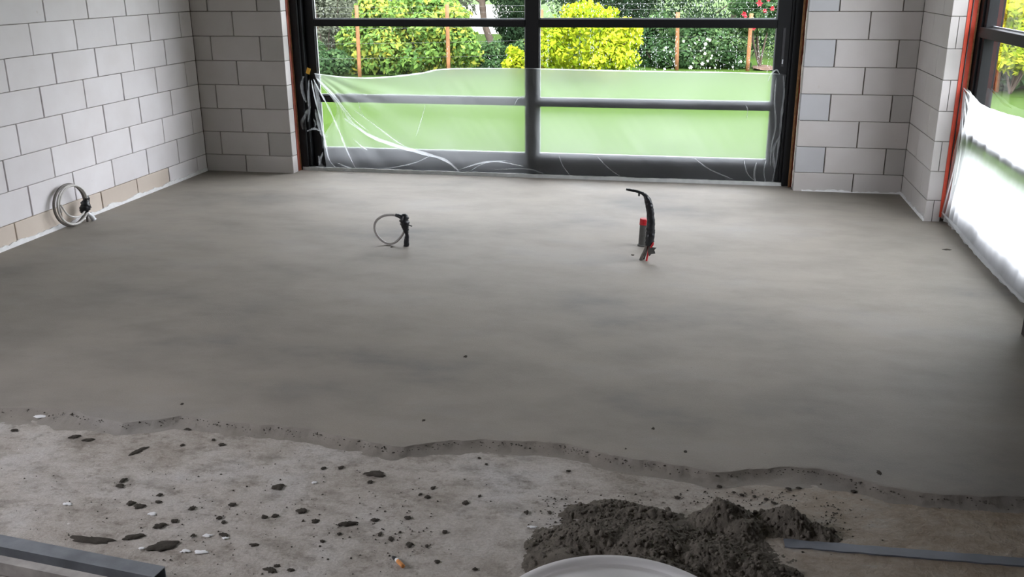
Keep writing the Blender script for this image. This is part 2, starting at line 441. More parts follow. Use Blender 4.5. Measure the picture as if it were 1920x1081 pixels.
# screed with a ragged front edge
EDGE = [(-200, 762), (0, 765), (60, 764), (130, 768), (170, 780), (230, 792), (290, 787), (340, 779), (400, 787), (440, 792), (540, 800), (580, 803), (640, 818),
        (700, 830), (760, 838), (800, 830), (850, 825), (900, 824), (1000, 828), (1060, 832), (1100, 843), (1150, 855), (1200, 862), (1260, 870),
        (1310, 880), (1350, 886), (1410, 880), (1480, 875), (1540, 880), (1600, 895), (1650, 910), (1700, 920), (1760, 927), (1850, 931), (1920, 931), (2200, 935)]
FOOT = [(-200, 800), (0, 797), (60, 793), (100, 800), (150, 806), (210, 802), (290, 793), (350, 801), (420, 807), (480, 803), (560, 810), (640, 824), (700, 842),
        (740, 853), (800, 849), (900, 842), (960, 850), (1040, 852), (1110, 858), (1150, 874), (1250, 884), (1320, 897), (1360, 911), (1430, 906),
        (1500, 912), (1600, 925), (1700, 940), (1760, 952), (1850, 962), (1920, 965), (2200, 975)]
ex = np.array([on_z(u, v, 0)[:2] for u, v in EDGE]); fx = np.array([on_z(u, v, SLAB)[:2] for u, v in FOOT])
def screed_mesh():
    nx = 900; xs = np.linspace(LX - 0.02, 1.70, nx + 1)
    V, Fc = [], []
    rows_t = [0, .08, .16, .25, .34, .43, .52, .61, .7, .79, .88, .95, 1.0]
    back = [0.004, 0.02, 0.06, 0.12, 0.2, 0.3, 0.45, 0.65, 0.9, 1.2, 1.6, 2.0, 2.5, 3.0, 3.5, 4.0, 4.5]
    nrow = len(rows_t) + 1 + len(back) + 1
    for x in xs:
        e = float(np.interp(x, ex[:, 0], ex[:, 1])) + 0.010 * noise.noise(Vector((x * 16, 0, 0))) + 0.002 * noise.noise(Vector((x * 60, 5, 0)))
        f = float(np.interp(x, fx[:, 0], fx[:, 1])) + 0.035 * noise.noise(Vector((x * 7, 2, 0))) + 0.008 * noise.noise(Vector((x * 26, 7, 0)))
        f = min(f, e - 0.06)
        col = []
        lip = 0.002 + 0.006 * max(0, noise.noise(Vector((x * 7, 11, 0))))
        for t in rows_t:
            y = f + (e - f) * t
            z = SLAB - 0.003 + (0 - lip - SLAB + 0.003) * (0.75 * t ** 2.4 + 0.25 * t)
            z += (0.0045 * noise.noise(Vector((x * 17, y * 30, 0))) + 0.002 * noise.noise(Vector((x * 55, y * 70, 1)))) * math.sin(math.pi * min(1, t * 1.0))
            col.append((x, y, z))
        col.append((x, e + 0.002, 0.0 + 0.002 * noise.noise(Vector((x * 45, 3, 3)))))
        for b in back:
            y = e + b
            col.append((x, y, 0.0015 * noise.noise(Vector((x * 1.5, y * 2.5, 0)))))
        col.append((x, 7.80, 0.0))
        V += col
    for i in range(nx):
        for j in range(nrow - 1):
            a = i * nrow + j
            Fc.append((a, a + nrow, a + nrow + 1, a + 1))
    return mesh('floor_screed', V, Fc)
link('floor_screed', screed_mesh(), 'screed', smooth=True, kind='structure', label='freshly laid grey sand cement screed with a ragged front edge')

# ------------------------------------------------------------------ block walls
cache = {}
def brick(parent, x0, x1, y0, y1, z0, z1, mat, groove=False):
    d = (round(x1 - x0, 3), round(y1 - y0, 3), round(z1 - z0, 3), mat, groove)
    if d not in cache:
        if groove:   # tongue-and-groove end: slot down the middle of the end that faces the room
            a, b_, h = d[0] / 2, d[1] / 2, d[2] / 2; g = 0.0022
            pr = [(-a, -b_), (-g, -b_), (-g, -b_ + 0.02), (g, -b_ + 0.02), (g, -b_), (a, -b_), (a, b_), (-a, b_)]
            n = len(pr)
            V = [(x, y, -h) for x, y in pr] + [(x, y, h) for x, y in pr]
            Fc = [(i, (i + 1) % n, n + (i + 1) % n, n + i) for i in range(n)] + [tuple(range(n))[::-1], tuple(range(n, 2 * n))]
            me = mesh('brick', V, Fc)
        else:
            me = box_mesh('brick', d[0], d[1], d[2], 0.0025)
        me.materials.append(M[mat]); cache[d] = me
    return link('brick', cache[d], None, parent, ((x0 + x1) / 2, (y0 + y1) / 2, (z0 + z1) / 2))
def rows():
    """(row number, z0, z1): 7 is the low base course, counting up the wall to -6"""
    out = [(7, -0.05, Z6)]
    for k in range(6, -7, -1):
        z0 = Z6 + (6 - k) * CH
        out.append((k, z0, z0 + CH))
    return out
BED, HEAD = 0.0036, 0.0105
core_l = boxes_mesh('wall_left', [(LX - 0.36, LX - 0.018, 3.3, 8.0, -0.08, TOP), (LX - 0.36, LX, 2.8, 3.3, -0.08, TOP), (LX - 0.36, LX, -2.6, -0.2, -0.08, TOP), (LX - 0.36, LX, -0.2, 2.8, 2.6, TOP), (LX - 0.36, LX, -0.2, 2.8, -0.08, 1.30)])  # gap left between boxes: unseen opening added for foreground daylight
wall_left = link('wall_left', core_l, 'mortar', kind='structure', label='left wall of pale calcium silicate blocks')
core_l.materials.append(M['block'])
for p in core_l.polygons:
    if max(core_l.vertices[i].co.y for i in p.vertices) < 3.4: p.material_index = 1
PH = {0: 5.675, 1: 5.505, 2: 5.689, 3: 5.509, 4: 5.693, 5: 5.523, 6: 5.703, 7: 5.525}
for k, z0, z1 in rows():
    ph = PH.get(k, 5.505 if k % 2 else 5.69); L = 0.457
    n0 = int((ph - 3.35) / L); ys = [ph - n0 * L + i * L for i in range(n0 + 6)]
    ys = [3.3] + [y for y in ys if 3.38 < y < BY - 0.06] + [BY - 0.004]
    for i, (a, b_) in enumerate(zip(ys[:-1], ys[1:])):
        hd = HEAD * random.uniform(0.7, 1.2) if b_ < BY - 0.1 else 0.003
        off = random.uniform(-0.0012, 0.0012)
        brick(wall_left, LX - T + off, LX + off, a + HEAD / 2, b_ - hd / 2, z0 + BED / 2, z1 - BED / 2, 'block_kim' if k == 7 and b_ < 6.95 else 'block')

core_b = boxes_mesh('wall_back', [(LX - 0.36, DL - 0.02, BY + 0.018, 7.98, -0.08, TOP), (DR + 0.02, 1.80, BY + 0.018, 7.98, -0.08, TOP), (DL - 0.02, DR + 0.02, BY, 7.98, 2.36, TOP)])
wall_back = link('wall_back', core_b, 'mortar', kind='structure', label='back wall of pale blocks either side of the sliding door')
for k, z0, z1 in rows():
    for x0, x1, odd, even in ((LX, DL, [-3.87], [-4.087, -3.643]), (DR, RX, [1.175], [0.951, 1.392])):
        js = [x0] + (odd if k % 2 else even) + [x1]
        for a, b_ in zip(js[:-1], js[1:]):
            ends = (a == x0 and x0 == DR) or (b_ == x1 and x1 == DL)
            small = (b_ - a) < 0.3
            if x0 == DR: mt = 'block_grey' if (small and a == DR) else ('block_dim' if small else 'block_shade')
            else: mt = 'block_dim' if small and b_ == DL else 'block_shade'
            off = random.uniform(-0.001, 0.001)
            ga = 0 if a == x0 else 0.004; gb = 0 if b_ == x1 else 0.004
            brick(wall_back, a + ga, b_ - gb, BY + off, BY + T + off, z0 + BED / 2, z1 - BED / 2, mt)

core_r = boxes_mesh('wall_right', [(RX + 0.018, 1.73, EY + 0.03, BY + 0.02, -0.08, TOP), (1.72, 1.80, EY + 0.06, 7.98, -0.08, TOP),
                                   (RX + 0.018, 1.82, 2.5, NEAR - 0.02, -0.08, TOP), (RX, 1.82, -2.6, 2.5, -0.08, TOP), (RX, 1.82, NEAR - 0.02, EY + 0.04, 2.62, TOP)])
wall_right = link('wall_right', core_r, 'mortar', kind='structure', label='right wall of pale blocks around the tall side window')
core_r.materials.append(M['block_dark'])
for p in core_r.polygons:
    if max(core_r.vertices[i].co.y for i in p.vertices) < NEAR: p.material_index = 1
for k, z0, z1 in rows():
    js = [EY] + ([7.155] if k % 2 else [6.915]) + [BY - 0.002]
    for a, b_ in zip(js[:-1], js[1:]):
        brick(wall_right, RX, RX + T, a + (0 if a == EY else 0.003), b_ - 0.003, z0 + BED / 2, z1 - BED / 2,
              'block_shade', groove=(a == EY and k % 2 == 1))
    js = [2.5] + ([2.95, 3.41, 3.865, 4.32] if k % 2 else [2.72, 3.18, 3.635, 4.09]) + [NEAR]
    for a, b_ in zip(js[:-1], js[1:]):
        brick(wall_right, RX, RX + T, a + 0.003, b_ - (0.003 if b_ < NEAR else 0), z0 + BED / 2, z1 - BED / 2, 'block_dark')
box('wall_front', -4.7, 1.84, -2.8, -2.6, -0.08, TOP, 'mortar', kind='structure', bev=0)

# ------------------------------------------------------------------ sealing strips, edge strips
def ragged_strip(name, P0, P1, up, out, h, th, mat, hj=0.3, n=90, seed=0, **kw):
    """strip from P0 to P1, height h along 'up', thickness th along 'out', with an uneven upper edge"""
    P0, P1, up, out = Vector(P0), Vector(P1), Vector(up), Vector(out); V, Fc = [], []
    for i in range(n + 1):
        p = P0.lerp(P1, i / n); s = (P1 - P0).length * i / n
        hh = h * (1 + hj * noise.noise(Vector((s * 6, seed, 0))) + hj * 0.6 * noise.noise(Vector((s * 28, seed, 4))))
        tt = th * (1 + 0.5 * hj * noise.noise(Vector((s * 18, seed, 9))))
        V += [p, p + out * tt, p + out * tt * 0.7 + up * hh, p + up * hh]
    for i in range(n):
        a = i * 4
        for k in range(4): Fc.append((a + k, a + (k + 1) % 4, a + 4 + (k + 1) % 4, a + 4 + k))
    Fc += [(3, 2, 1, 0), (n * 4, n * 4 + 1, n * 4 + 2, n * 4 + 3)]
    me = mesh(name, V, Fc); bm = bmesh.new(); bm.from_mesh(me); bmesh.ops.recalc_face_normals(bm, faces=bm.faces); bm.to_mesh(me); bm.free()
    return link(name, me, mat, kind='structure', **kw)
ragged_strip('trim_1', (LX, 3.0, -0.04), (LX, BY - 0.02, -0.04), (0, 0, 1), (1, 0, 0), 0.066, 0.014, 'plaster', 0.35, 220, 1, label='uneven white mortar line along the foot of the left wall')
ragged_strip('trim_2', (0.80, BY, -0.04), (RX, BY, -0.04), (0, 0, 1), (0, -1, 0), 0.052, 0.006, 'plaster', 0.35, 60, 2, label='thin white mortar line along the foot of the right pier')
ragged_strip('trim_3', (RX, BY, -0.04), (RX, EY, -0.04), (0, 0, 1), (-1, 0, 0), 0.060, 0.010, 'plaster', 0.35, 60, 3, label='thin white mortar line along the stub wall')
ragged_strip('trim_4', (DL, BY + T, 0.0), (DL, BY + T, 2.36), (0, 1, 0), (1, 0, 0), 0.050, 0.004, 'red_dark', 0.25, 120, 4, label='red sealing strip beside the left door post')
ragged_strip('trim_5', (DL, BY + T + 0.048, 0.0), (DL, BY + T + 0.048, 2.36), (0, 1, 0), (1, 0, 0), 0.012, 0.008, 'foam', 0.6, 120, 5, label='tan foam line beside the left door post')
ragged_strip('trim_6', (DR - 0.030, 7.66, -0.01), (DR - 0.030, 7.66, 2.36), (1, 0, 0), (0, -1, 0), 0.014, 0.03, 'foam', 0.3, 120, 6, label='tan foam line beside the right door post')
ragged_strip('trim_7', (DR - 0.016, 7.66, -0.01), (DR - 0.016, 7.66, 2.36), (1, 0, 0), (0, -1, 0), 0.014, 0.012, 'red_dark', 0.3, 120, 7, label='red sealing strip beside the right door post')
ragged_strip('trim_8', (RX + T - 0.006, EY + 0.004, 0.035), (RX + T - 0.006, EY + 0.004, 2.62), (1, 0, 0), (0, -1, 0), 0.058, 0.012, 'red', 0.10, 120, 8, label='broad red sealing strip at the side window')
ragged_strip('trim_9', (RX + T + 0.05, EY + 0.002, 0.035), (RX + T + 0.05, EY + 0.002, 2.62), (1, 0, 0), (0, -1, 0), 0.010, 0.012, 'foam', 0.3, 120, 9, label='tan foam line at the side window')
box('trim_10', RX + T + 0.016, RX + T + 0.022, EY - 0.016, EY - 0.006, 0.035, 2.62, 'tape', kind='structure', bev=0.001, label='dark groove in the broad red strip')

# ------------------------------------------------------------------ sliding door
door = empty('door_1', (0, 7.7, 0), kind='structure', label='black framed sliding glass door in the back wall')
def fr(name, x0, x1, y0, y1, z0, z1, mat='frame', bev=0.003): return box(name, x0, x1, y0, y1, z0, z1, mat, door, bev)
fr('frame_post', DL - 0.018, -3.362, 7.675, 7.86, -0.03, 2.36)
fr('frame_post', -3.362, -3.338, 7.70, 7.86, -0.03, 2.36)
fr('frame_post', 0.655, DR - 0.028, 7.665, 7.86, -0.03, 2.36)
fr('frame_post', 0.632, 0.655, 7.69, 7.86, -0.03, 2.36)
fr('frame_head', DL - 0.018, DR + 0.018, 7.67, 7.86, 2.28, 2.36)
fr('floor_track', DL - 0.01, DR - 0.028, 7.70, 7.86, -0.03, 0.03)
def leaf(x0, x1, xg0, xg1, y, zb, low, upz):
    fr('stile', x0, xg0, y, y + 0.055, zb - 0.16, 2.27); fr('stile', xg1, x1, y, y + 0.055, zb - 0.16, 2.27)
    fr('bottom_rail', xg0, xg1, y, y + 0.055, 0.03, zb); fr('top_rail', xg0, xg1, y, y + 0.055, 2.20, 2.27)
    fr('crossbar', xg0, xg1, y, y + 0.055, low[0], low[1]); fr('crossbar', xg0, xg1, y, y + 0.055, upz[0], upz[1])
    for z0, z1 in ((zb, low[0]), (low[1], upz[0]), (upz[1], 2.20)):
        p = box('pane', xg0, xg1, y + 0.018, y + 0.042, z0, z1, 'glass', door, 0)
        s = 0.009
        for sx0, sx1, sz0, sz1 in ((xg0, xg1, z0, z0 + s), (xg0, xg0 + s, z0 + s, z1), (xg1 - s, xg1, z0 + s, z1)):
            o = box('glazing_spacer', sx0, sx1, y + 0.026, y + 0.040, sz0, sz1, 'spacer', p, 0); o.location = Vector(((sx0 + sx1) / 2, y + 0.033, (sz0 + sz1) / 2)) - Vector(((xg0 + xg1) / 2, y + 0.030, (z0 + z1) / 2))
leaf(-3.338, -1.36, -3.258, -1.44, 7.765, 0.178, (0.582, 0.641), (1.215, 1.272))
leaf(-1.422, 0.632, -1.316, 0.532, 7.700, 0.192, (0.587, 0.649), (1.215, 1.279))
# door furniture: lock plate and latch
box('lock_plate', 0.578, 0.600, 7.694, 7.701, 0.93, 1.22, 'frame_in', door, 0.002)
box('latch', 0.585, 0.595, 7.684, 7.695, 0.95, 0.985, 'spacer', door, 0.002)
# rain drops on the outside of the panes
def drops(name, x0, x1, z0, z1, y, n, seed):
    r = random.Random(seed); V, Fc = [], []
    cols = [r.uniform(x0, x1) for _ in range(int(n / 9))]
    for i in range(n):
        x = r.choice(cols) + r.gauss(0, 0.004); z = r.uniform(z0, z1); a = r.uniform(0.0010, 0.0026); h = a * r.uniform(1.2, 4)
        if not (x0 < x < x1): continue
        b = len(V)
        V += [(x - a, y, z), (x, y, z - h), (x + a, y, z), (x, y, z + h), (x, y + a, z)]
        Fc += [(b, b + 1, b + 4), (b + 1, b + 2, b + 4), (b + 2, b + 3, b + 4), (b + 3, b, b + 4)]
    o = link(name, mesh(name, V, Fc), 'drop', door, kind='stuff')
drops('rain_drops', -1.30, 0.52, 0.88, 1.21, 7.743, 850, 1)
drops('rain_drops', -1.30, 0.52, 1.29, 1.75, 7.743, 2200, 2)
drops('rain_drops', -3.24, -1.46, 0.88, 1.75, 7.808, 350, 3)
ragged_strip('trim_11', (DL + 0.02, 7.69, -0.012), (DR - 0.03, 7.69, -0.012), (0, 0, 1), (0, -1, 0), 0.040, 0.028, 'sill', 0.12, 200, 11, label='grey edge strip along the foot of the sliding door')

# ------------------------------------------------------------------ side window
win = empty('window_1', (1.72, 5.6, 0), kind='structure', label='tall black framed window in the right wall')
def fw(name, x0, x1, y0, y1, z0, z1, mat='frame', bev=0.003): return box(name, x0, x1, y0, y1, z0, z1, mat, win, bev)
fw('frame_post', 1.698, 1.82, 6.600, 6.74, 0.02, 2.62)
fw('frame_post', 1.712, 1.81, 6.545, 6.600, 0.02, 2.62)
fw('frame_post', 1.698, 1.82, NEAR - 0.05, NEAR + 0.075, 0.02, 2.62)
fw('frame_head', 1.698, 1.82, NEAR, 6.64, 2.54, 2.62)
fw('bottom_rail', 1.698, 1.80, NEAR + 0.07, 6.60, 0.03, 0.19)
fw('crossbar', 1.690, 1.80, NEAR + 0.07, 6.60, 0.585, 0.648)
fw('crossbar', 1.690, 1.80, NEAR + 0.07, 6.60, 1.222, 1.285)
for z0, z1 in ((0.19, 0.585), (0.648, 1.222), (1.285, 2.54)):
    box('pane', 1.742, 1.766, NEAR + 0.07, 6.55, z0, z1, 'glass', win, 0)
    box('glazing_spacer', 1.750, 1.764, NEAR + 0.07, 6.55, z0, z0 + 0.009, 'spacer', win, 0)
box('wall_sill', 1.70, 1.82, NEAR - 0.02, EY + 0.04, -0.08, 0.02, 'edgeconc', kind='structure', bev=0)
ragged_strip('trim_12', (1.70, NEAR - 0.02, -0.03), (1.70, 6.66, -0.03), (0, 0, 1), (-1, 0, 0), 0.062, 0.024, 'edgeconc', 0.25, 160, 12, label='rough dark concrete edge under the side window')

# ------------------------------------------------------------------ plastic sheets
def sheet_mesh(name, top, bot, nu, nv, offf):
    """ruled sheet between two polylines (lists of points, same parametrisation)"""
    def at(poly, t):
        ts = np.linspace(0, 1, len(poly)); P = np.array([tuple(p) for p in poly])
        return Vector([float(np.interp(t, ts, P[:, k])) for k in range(3)])
    V = []
    for j in range(nv + 1):
        for i in range(nu + 1):
            u, v = i / nu, j / nv
            p = at(top, u).lerp(at(bot, u), v)
            V.append(p + offf(u, v, p))
    Fc = [(j * (nu + 1) + i, j * (nu + 1) + i + 1, (j + 1) * (nu + 1) + i + 1, (j + 1) * (nu + 1) + i) for j in range(nv) for i in range(nu)]
    return mesh(name, V, Fc)
def ribbon(name, pts, w, out, mat, parent, lift=0.004):
    """a pleat of doubled film: narrow raised band along pts, tapering to its ends"""
    P = catmull(pts, 8); out = Vector(out); n = len(P); V, Fc = [], []
    for i in range(n):
        t = (P[min(i + 1, n - 1)] - P[max(i - 1, 0)]).normalized(); s = t.cross(out).normalized()
        k = math.sin(math.pi * (0.06 + 0.9 * i / (n - 1))) ** 0.6
        hw = w * k * (0.8 + 0.5 * noise.noise(Vector((i * 0.35, w * 900, n))))
        V += [P[i] - s * hw + out * lift * 0.3, P[i] + out * lift, P[i] + s * hw + out * lift * 0.3]
    for i in range(n - 1):
        a = i * 3; Fc += [(a, a + 1, a + 4, a + 3), (a + 1, a + 2, a + 5, a + 4)]
    o = link(name, mesh(name, V, Fc), mat, parent, smooth=True); o.location = (0, 0, 0); return o
YS = 7.690
sheet = empty('plastic_sheet', (-1.3, YS, 0.0), label='thin clear plastic sheet taped across the lower part of the sliding door', cat='plastic sheet')
q = lambda u, v: on_y(u, v, YS)
topl = [q(u, v) for u, v in ((590, 137), (640, 143), (690, 145), (740, 142), (790, 136), (840, 128), (900, 127), (960, 128), (1010, 129), (1080, 131), (1150, 132),
                            (1220, 133), (1290, 134), (1360, 135), (1420, 136), (1450, 137), (1474, 140))]
xl = np.linspace(-3.20, 0.60, 17)
botl = [Vector((x, YS - 0.006, 0.030)) for x in xl]
def off1(u, v, p):
    a = 0.003 * noise.noise(Vector((p.x * 4, p.z * 4, 0))) + 0.003 * noise.noise(Vector((p.x * 14 + p.z * 10, p.z * 3, 2)))
    # drag folds fanning out of the left top corner
    r = math.hypot(p.x + 3.3, p.z - 0.87); an = math.atan2(0.87 - p.z, p.x + 3.3)
    a += 0.012 * math.exp(-r * 0.9) * math.sin(an * 26) * min(1, r * 3)
    dx = 0.0
    if u < 0.06:                         # hollow in the left border
        dx = (0.06 - u) / 0.06 * 0.16 * math.sin(math.pi * min(1, v * 1.35)) ** 2
    return Vector((dx, min(0.005, a * (0.2 + 0.8 * min(1, v * 6))) - 0.002, 0))
film1 = link('film', sheet_mesh('film', topl, botl, 260, 60, off1), 'film', sheet, smooth=True)
film1.location = -sheet.location
OUT = (0, -1, 0)
yq = lambda pts, y=YS - 0.012: [on_y(u, v, y) for u, v in pts]
for pts, wd in (
    ([(590, 138), (640, 144), (690, 146), (740, 143), (790, 137), (840, 129), (985, 128)], 0.008),
    ([(985, 128), (1100, 131), (1250, 134), (1380, 136), (1465, 139)], 0.007),
    ([(594, 146), (616, 170), (640, 200), (662, 230), (700, 258), (750, 276), (800, 288)], 0.014),
    ([(588, 148), (602, 175), (618, 205), (636, 245), (652, 285), (668, 318)], 0.010),
    ([(584, 150), (590, 180), (600, 220), (608, 255), (618, 300), (640, 322)], 0.010),
    ([(600, 150), (630, 182), (660, 220), (690, 245)], 0.007),
    ([(646, 222), (690, 252), (740, 272), (790, 286), (835, 300), (862, 322)], 0.016),
    ([(664, 206), (700, 232), (740, 262), (770, 280)], 0.006),
    ([(672, 190), (676, 206), (684, 220)], 0.004),
    ([(660, 258), (676, 272), (690, 282)], 0.007),
    ([(806, 292), (780, 304), (745, 312), (700, 318)], 0.006),
    ([(798, 196), (790, 225), (780, 255)], 0.005),
    ([(860, 318), (920, 302), (985, 312)], 0.006),
    ([(880, 322), (910, 305), (960, 300)], 0.005),
    ([(930, 318), (985, 316), (1020, 326)], 0.007),
    ([(965, 196), (970, 186), (985, 178)], 0.004),
    ([(1048, 292), (1056, 312), (1070, 330)], 0.005),
    ([(1120, 293), (1140, 314), (1165, 332)], 0.005),
    ([(1302, 296), (1332, 318), (1375, 336)], 0.007),
    ([(1398, 196), (1402, 206), (1400, 222)], 0.004),
    ([(1468, 142), (1470, 170), (1466, 210), (1462, 250), (1456, 300), (1448, 340)], 0.010),
    ([(1455, 146), (1452, 190), (1454, 235), (1447, 270), (1444, 310)], 0.008),
    ([(1462, 255), (1450, 280), (1452, 318)], 0.012),
    ([(1418, 305), (1414, 325), (1416, 342)], 0.010),
    ([(1436, 300), (1432, 322), (1436, 343)], 0.006),
    ([(1395, 300), (1402, 326), (1420, 342)], 0.005),
    ([(1440, 152), (1446, 138), (1456, 131), (1462, 140)], 0.006),
    ([(632, 305), (660, 316), (690, 326)], 0.008)):
    ribbon('fold', yq(pts), wd, OUT, 'fold', film1)
# crumpled left corner hanging off the tape
for pts, wd in (([(570, 142), (566, 160), (570, 180), (575, 192)], 0.020), ([(580, 150), (579, 180), (581, 205), (578, 228)], 0.018), ([(578, 205), (572, 218), (566, 228), (568, 242)], 0.024),
                ([(592, 205), (596, 225), (604, 250), (612, 262)], 0.022), ([(576, 246), (588, 241), (600, 244), (614, 256)], 0.016), ([(588, 222), (592, 232), (590, 240)], 0.010),
                ([(598, 292), (602, 308), (618, 322), (640, 326)], 0.020), ([(606, 285), (600, 302), (598, 318)], 0.016), ([(640, 322), (655, 316), (668, 326)], 0.010),
                ([(590, 150), (598, 190), (606, 235)], 0.026)):
    ribbon('crumpled_edge', yq(pts, YS - 0.02), wd * 0.8, OUT, 'crumple', film1, 0.010)
tp = on_y(578, 133, YS - 0.015)
link('yellow_tape', box_mesh('yellow_tape', 0.035, 0.004, 0.05, 0.0015), 'yellow', None, tp, label='small piece of yellow tape holding the left corner of the clear sheet', cat='tape').rotation_euler = (0, 0.35, 0)

XS = 1.676
sheet2 = empty('plastic_sheet', (XS, 5.6, 0.0), label='milky white plastic sheet hanging over the side window on the right', cat='plastic sheet')
t2 = [on_x(1806, 164, XS), on_x(1822, 176, XS), on_x(1845, 192, XS), on_x(1875, 203, XS), on_x(1920, 219, XS), Vector((XS, 5.0, 0.86)), Vector((XS, NEAR + 0.03, 0.86))]
t2 = [Vector((XS, 6.655, 0.905)), Vector((XS, 6.52, 0.885)), Vector((XS, 6.28, 0.84)), Vector((XS, 5.90, 0.85)), Vector((XS, 5.35, 0.88)), Vector((XS, 5.0, 0.88)), Vector((XS, NEAR + 0.03, 0.88))]
b2 = [Vector((XS, 6.655, 0.030)), Vector((XS, 6.45, 0.030)), Vector((XS, 6.2, 0.040)), Vector((XS, 5.9, 0.022)), Vector((XS, 5.35, 0.020)), Vector((XS, 5.0, 0.03)), Vector((XS, NEAR + 0.03, 0.03))]
def off2(u, v, p):
    a = 0.010 * noise.noise(Vector((p.y * 5, p.z * 3, 0))) + 0.007 * noise.noise(Vector((p.y * 16 + p.z * 5, p.z * 3, 2)))
    a += 0.014 * math.exp(-(6.66 - p.y) * 3) * math.sin(p.y * 60 + p.z * 5)
    return Vector((a * (0.25 + 0.75 * min(1, v * 5)) - 0.034 * v * v, 0, 0.012 * noise.noise(Vector((p.y * 9, v, 3))) * v))
film2 = link('film', sheet_mesh('film', t2, b2, 220, 60, off2), 'film_white', sheet2, smooth=True)
film2.location = -sheet2.location
OX = (-1, 0, 0)
for pts, wd in (([(6.64, .89), (6.60, .7), (6.56, .45), (6.60, .2), (6.62, .07)], 0.02), ([(6.62, .88), (6.50, .72), (6.40, .62), (6.34, .5)], 0.02), ([(6.62, .88), (6.46, .80), (6.25, .74), (6.0, .72)], 0.02),
                ([(6.62, .86), (6.54, .66), (6.48, .5), (6.47, .3)], 0.018), ([(6.65, .90), (6.4, .87), (6.1, .845), (5.7, .86), (5.3, .88), (4.6, .88)], 0.012),
                ([(6.64, .075), (6.3, .07), (6.0, .06), (5.6, .05), (5.2, .05), (4.7, .06)], 0.02)):
    ribbon('fold', [Vector((XS - 0.014 - 0.034 * max(0, 1 - z / 0.88) ** 2, y, z)) for y, z in pts], wd, OX, 'film_white', film2, 0.006)

# ------------------------------------------------------------------ cables and pipes
def circle_loop(c, ax, ay, r, a0, a1, n=24, wob=0.0, drift=Vector((0, 0, 0)), ecc=1.0):
    c, ax, ay = Vector(c), Vector(ax), Vector(ay); out = []
    for i in range(n + 1):
        t = i / n; a = a0 + (a1 - a0) * t
        rr = r * (1 + wob * math.sin(a * 2 + 1))
        out.append(c + ax * (math.cos(a) * rr) + ay * (math.sin(a) * rr * ecc) + drift * t)
    return out
coil = empty('cable_coil', (-4.19, 5.69, 0.0), label='coiled grey cable with black tape standing at the foot of the left wall', cat='cable')
ayv, azv = Vector((0.10, 0.995, 0)).normalized(), Vector((-0.06, 0, 1)).normalized()
cc = Vector((-4.195, 5.555, 0.150))
link('cable_loop', tube_mesh('cable_loop', circle_loop(cc, ayv, azv, 0.142, -0.5, 5.6, 30, 0.03, Vector((0.01, 0, 0))), 0.0092, 8, n=2), 'cable_dark', coil, smooth=True, label='dirty dark grey turn of cable')
link('cable_loop', tube_mesh('cable_loop', circle_loop(cc + Vector((0.012, 0.012, -0.002)), ayv, azv, 0.135, -0.4, 5.7, 30, 0.03, Vector((0.012, 0, 0))), 0.0078, 8, n=2), 'cable', coil, smooth=True)
link('cable_loop', tube_mesh('cable_loop', circle_loop(cc + Vector((0.022, 0.02, 0.006)), ayv, azv, 0.125, -0.3, 3.4, 24, 0.05), 0.0072, 8, n=2), 'cable', coil, smooth=True)
link('cable_loop', tube_mesh('cable_loop', [cc + Vector((0.03, -0.125, 0.03)), cc + Vector((0.035, -0.08, -0.045)), cc + Vector((0.035, 0.0, -0.085)), cc + Vector((0.035, 0.07, -0.085)), cc + Vector((0.03, 0.125, -0.055))], 0.0065, 8), 'cable', coil, smooth=True)
tb = Vector((-4.165, 5.690, 0.0))
link('black_tape', tube_mesh('black_tape', [tb + Vector((-0.01, -0.012, 0.058)), tb + Vector((-0.01, -0.012, 0.085)), tb + Vector((-0.008, 0.0, 0.112)), tb + Vector((-0.006, 0.022, 0.150)), tb + Vector((-0.006, 0.026, 0.178))],
                              [0.020, 0.033, 0.036, 0.022, 0.016], 10, 0.5), 'tape', coil, smooth=True)
link('cable_end', tube_mesh('cable_end', [tb + Vector((0.0, 0.0, 0.06)), tb + Vector((0.01, 0.022, 0.035)), tb + Vector((0.02, 0.035, 0.004))], [0.012, 0.016, 0.018], 8, 0.3), 'clearend', coil, smooth=True)
link('cable_stub', tube_mesh('cable_stub', [tb + Vector((0.0, -0.01, -0.02)), tb + Vector((0.0, -0.008, 0.03)), tb + Vector((-0.005, -0.006, 0.07))], 0.009, 8), 'cable_dark', coil, smooth=True)

cab = empty('floor_cable', (-1.775, 5.47, 0), label='looped grey cable with black taped end rising from the middle of the screed', cat='cable')
b0 = Vector((-1.775, 5.47, 0))
link('cable_stub', tube_mesh('cable_stub', [b0 + Vector((-0.004, 0, -0.02)), b0 + Vector((-0.002, 0, 0.03)), b0 + Vector((0.002, 0, 0.065)), b0 + Vector((0.004, 0, 0.105))], [0.019, 0.016, 0.013, 0.008], 10, 0.4), 'tape', cab, smooth=True)
link('black_tape', tube_mesh('black_tape', [b0 + Vector((0.0, 0, 0.085)), b0 + Vector((-0.004, 0, 0.115)), b0 + Vector((-0.010, 0, 0.150)), b0 + Vector((-0.008, 0.0, 0.185)), b0 + Vector((-0.012, 0, 0.208))],
                              [0.014, 0.020, 0.030, 0.026, 0.010], 10, 0.5), 'tape', cab, smooth=True)
link('black_tape', tube_mesh('black_tape', [b0 + Vector((-0.022, 0, 0.182)), b0 + Vector((-0.042, 0, 0.193)), b0 + Vector((-0.066, 0, 0.198))], [0.016, 0.013, 0.010], 8, 0.4), 'tape', cab, smooth=True)
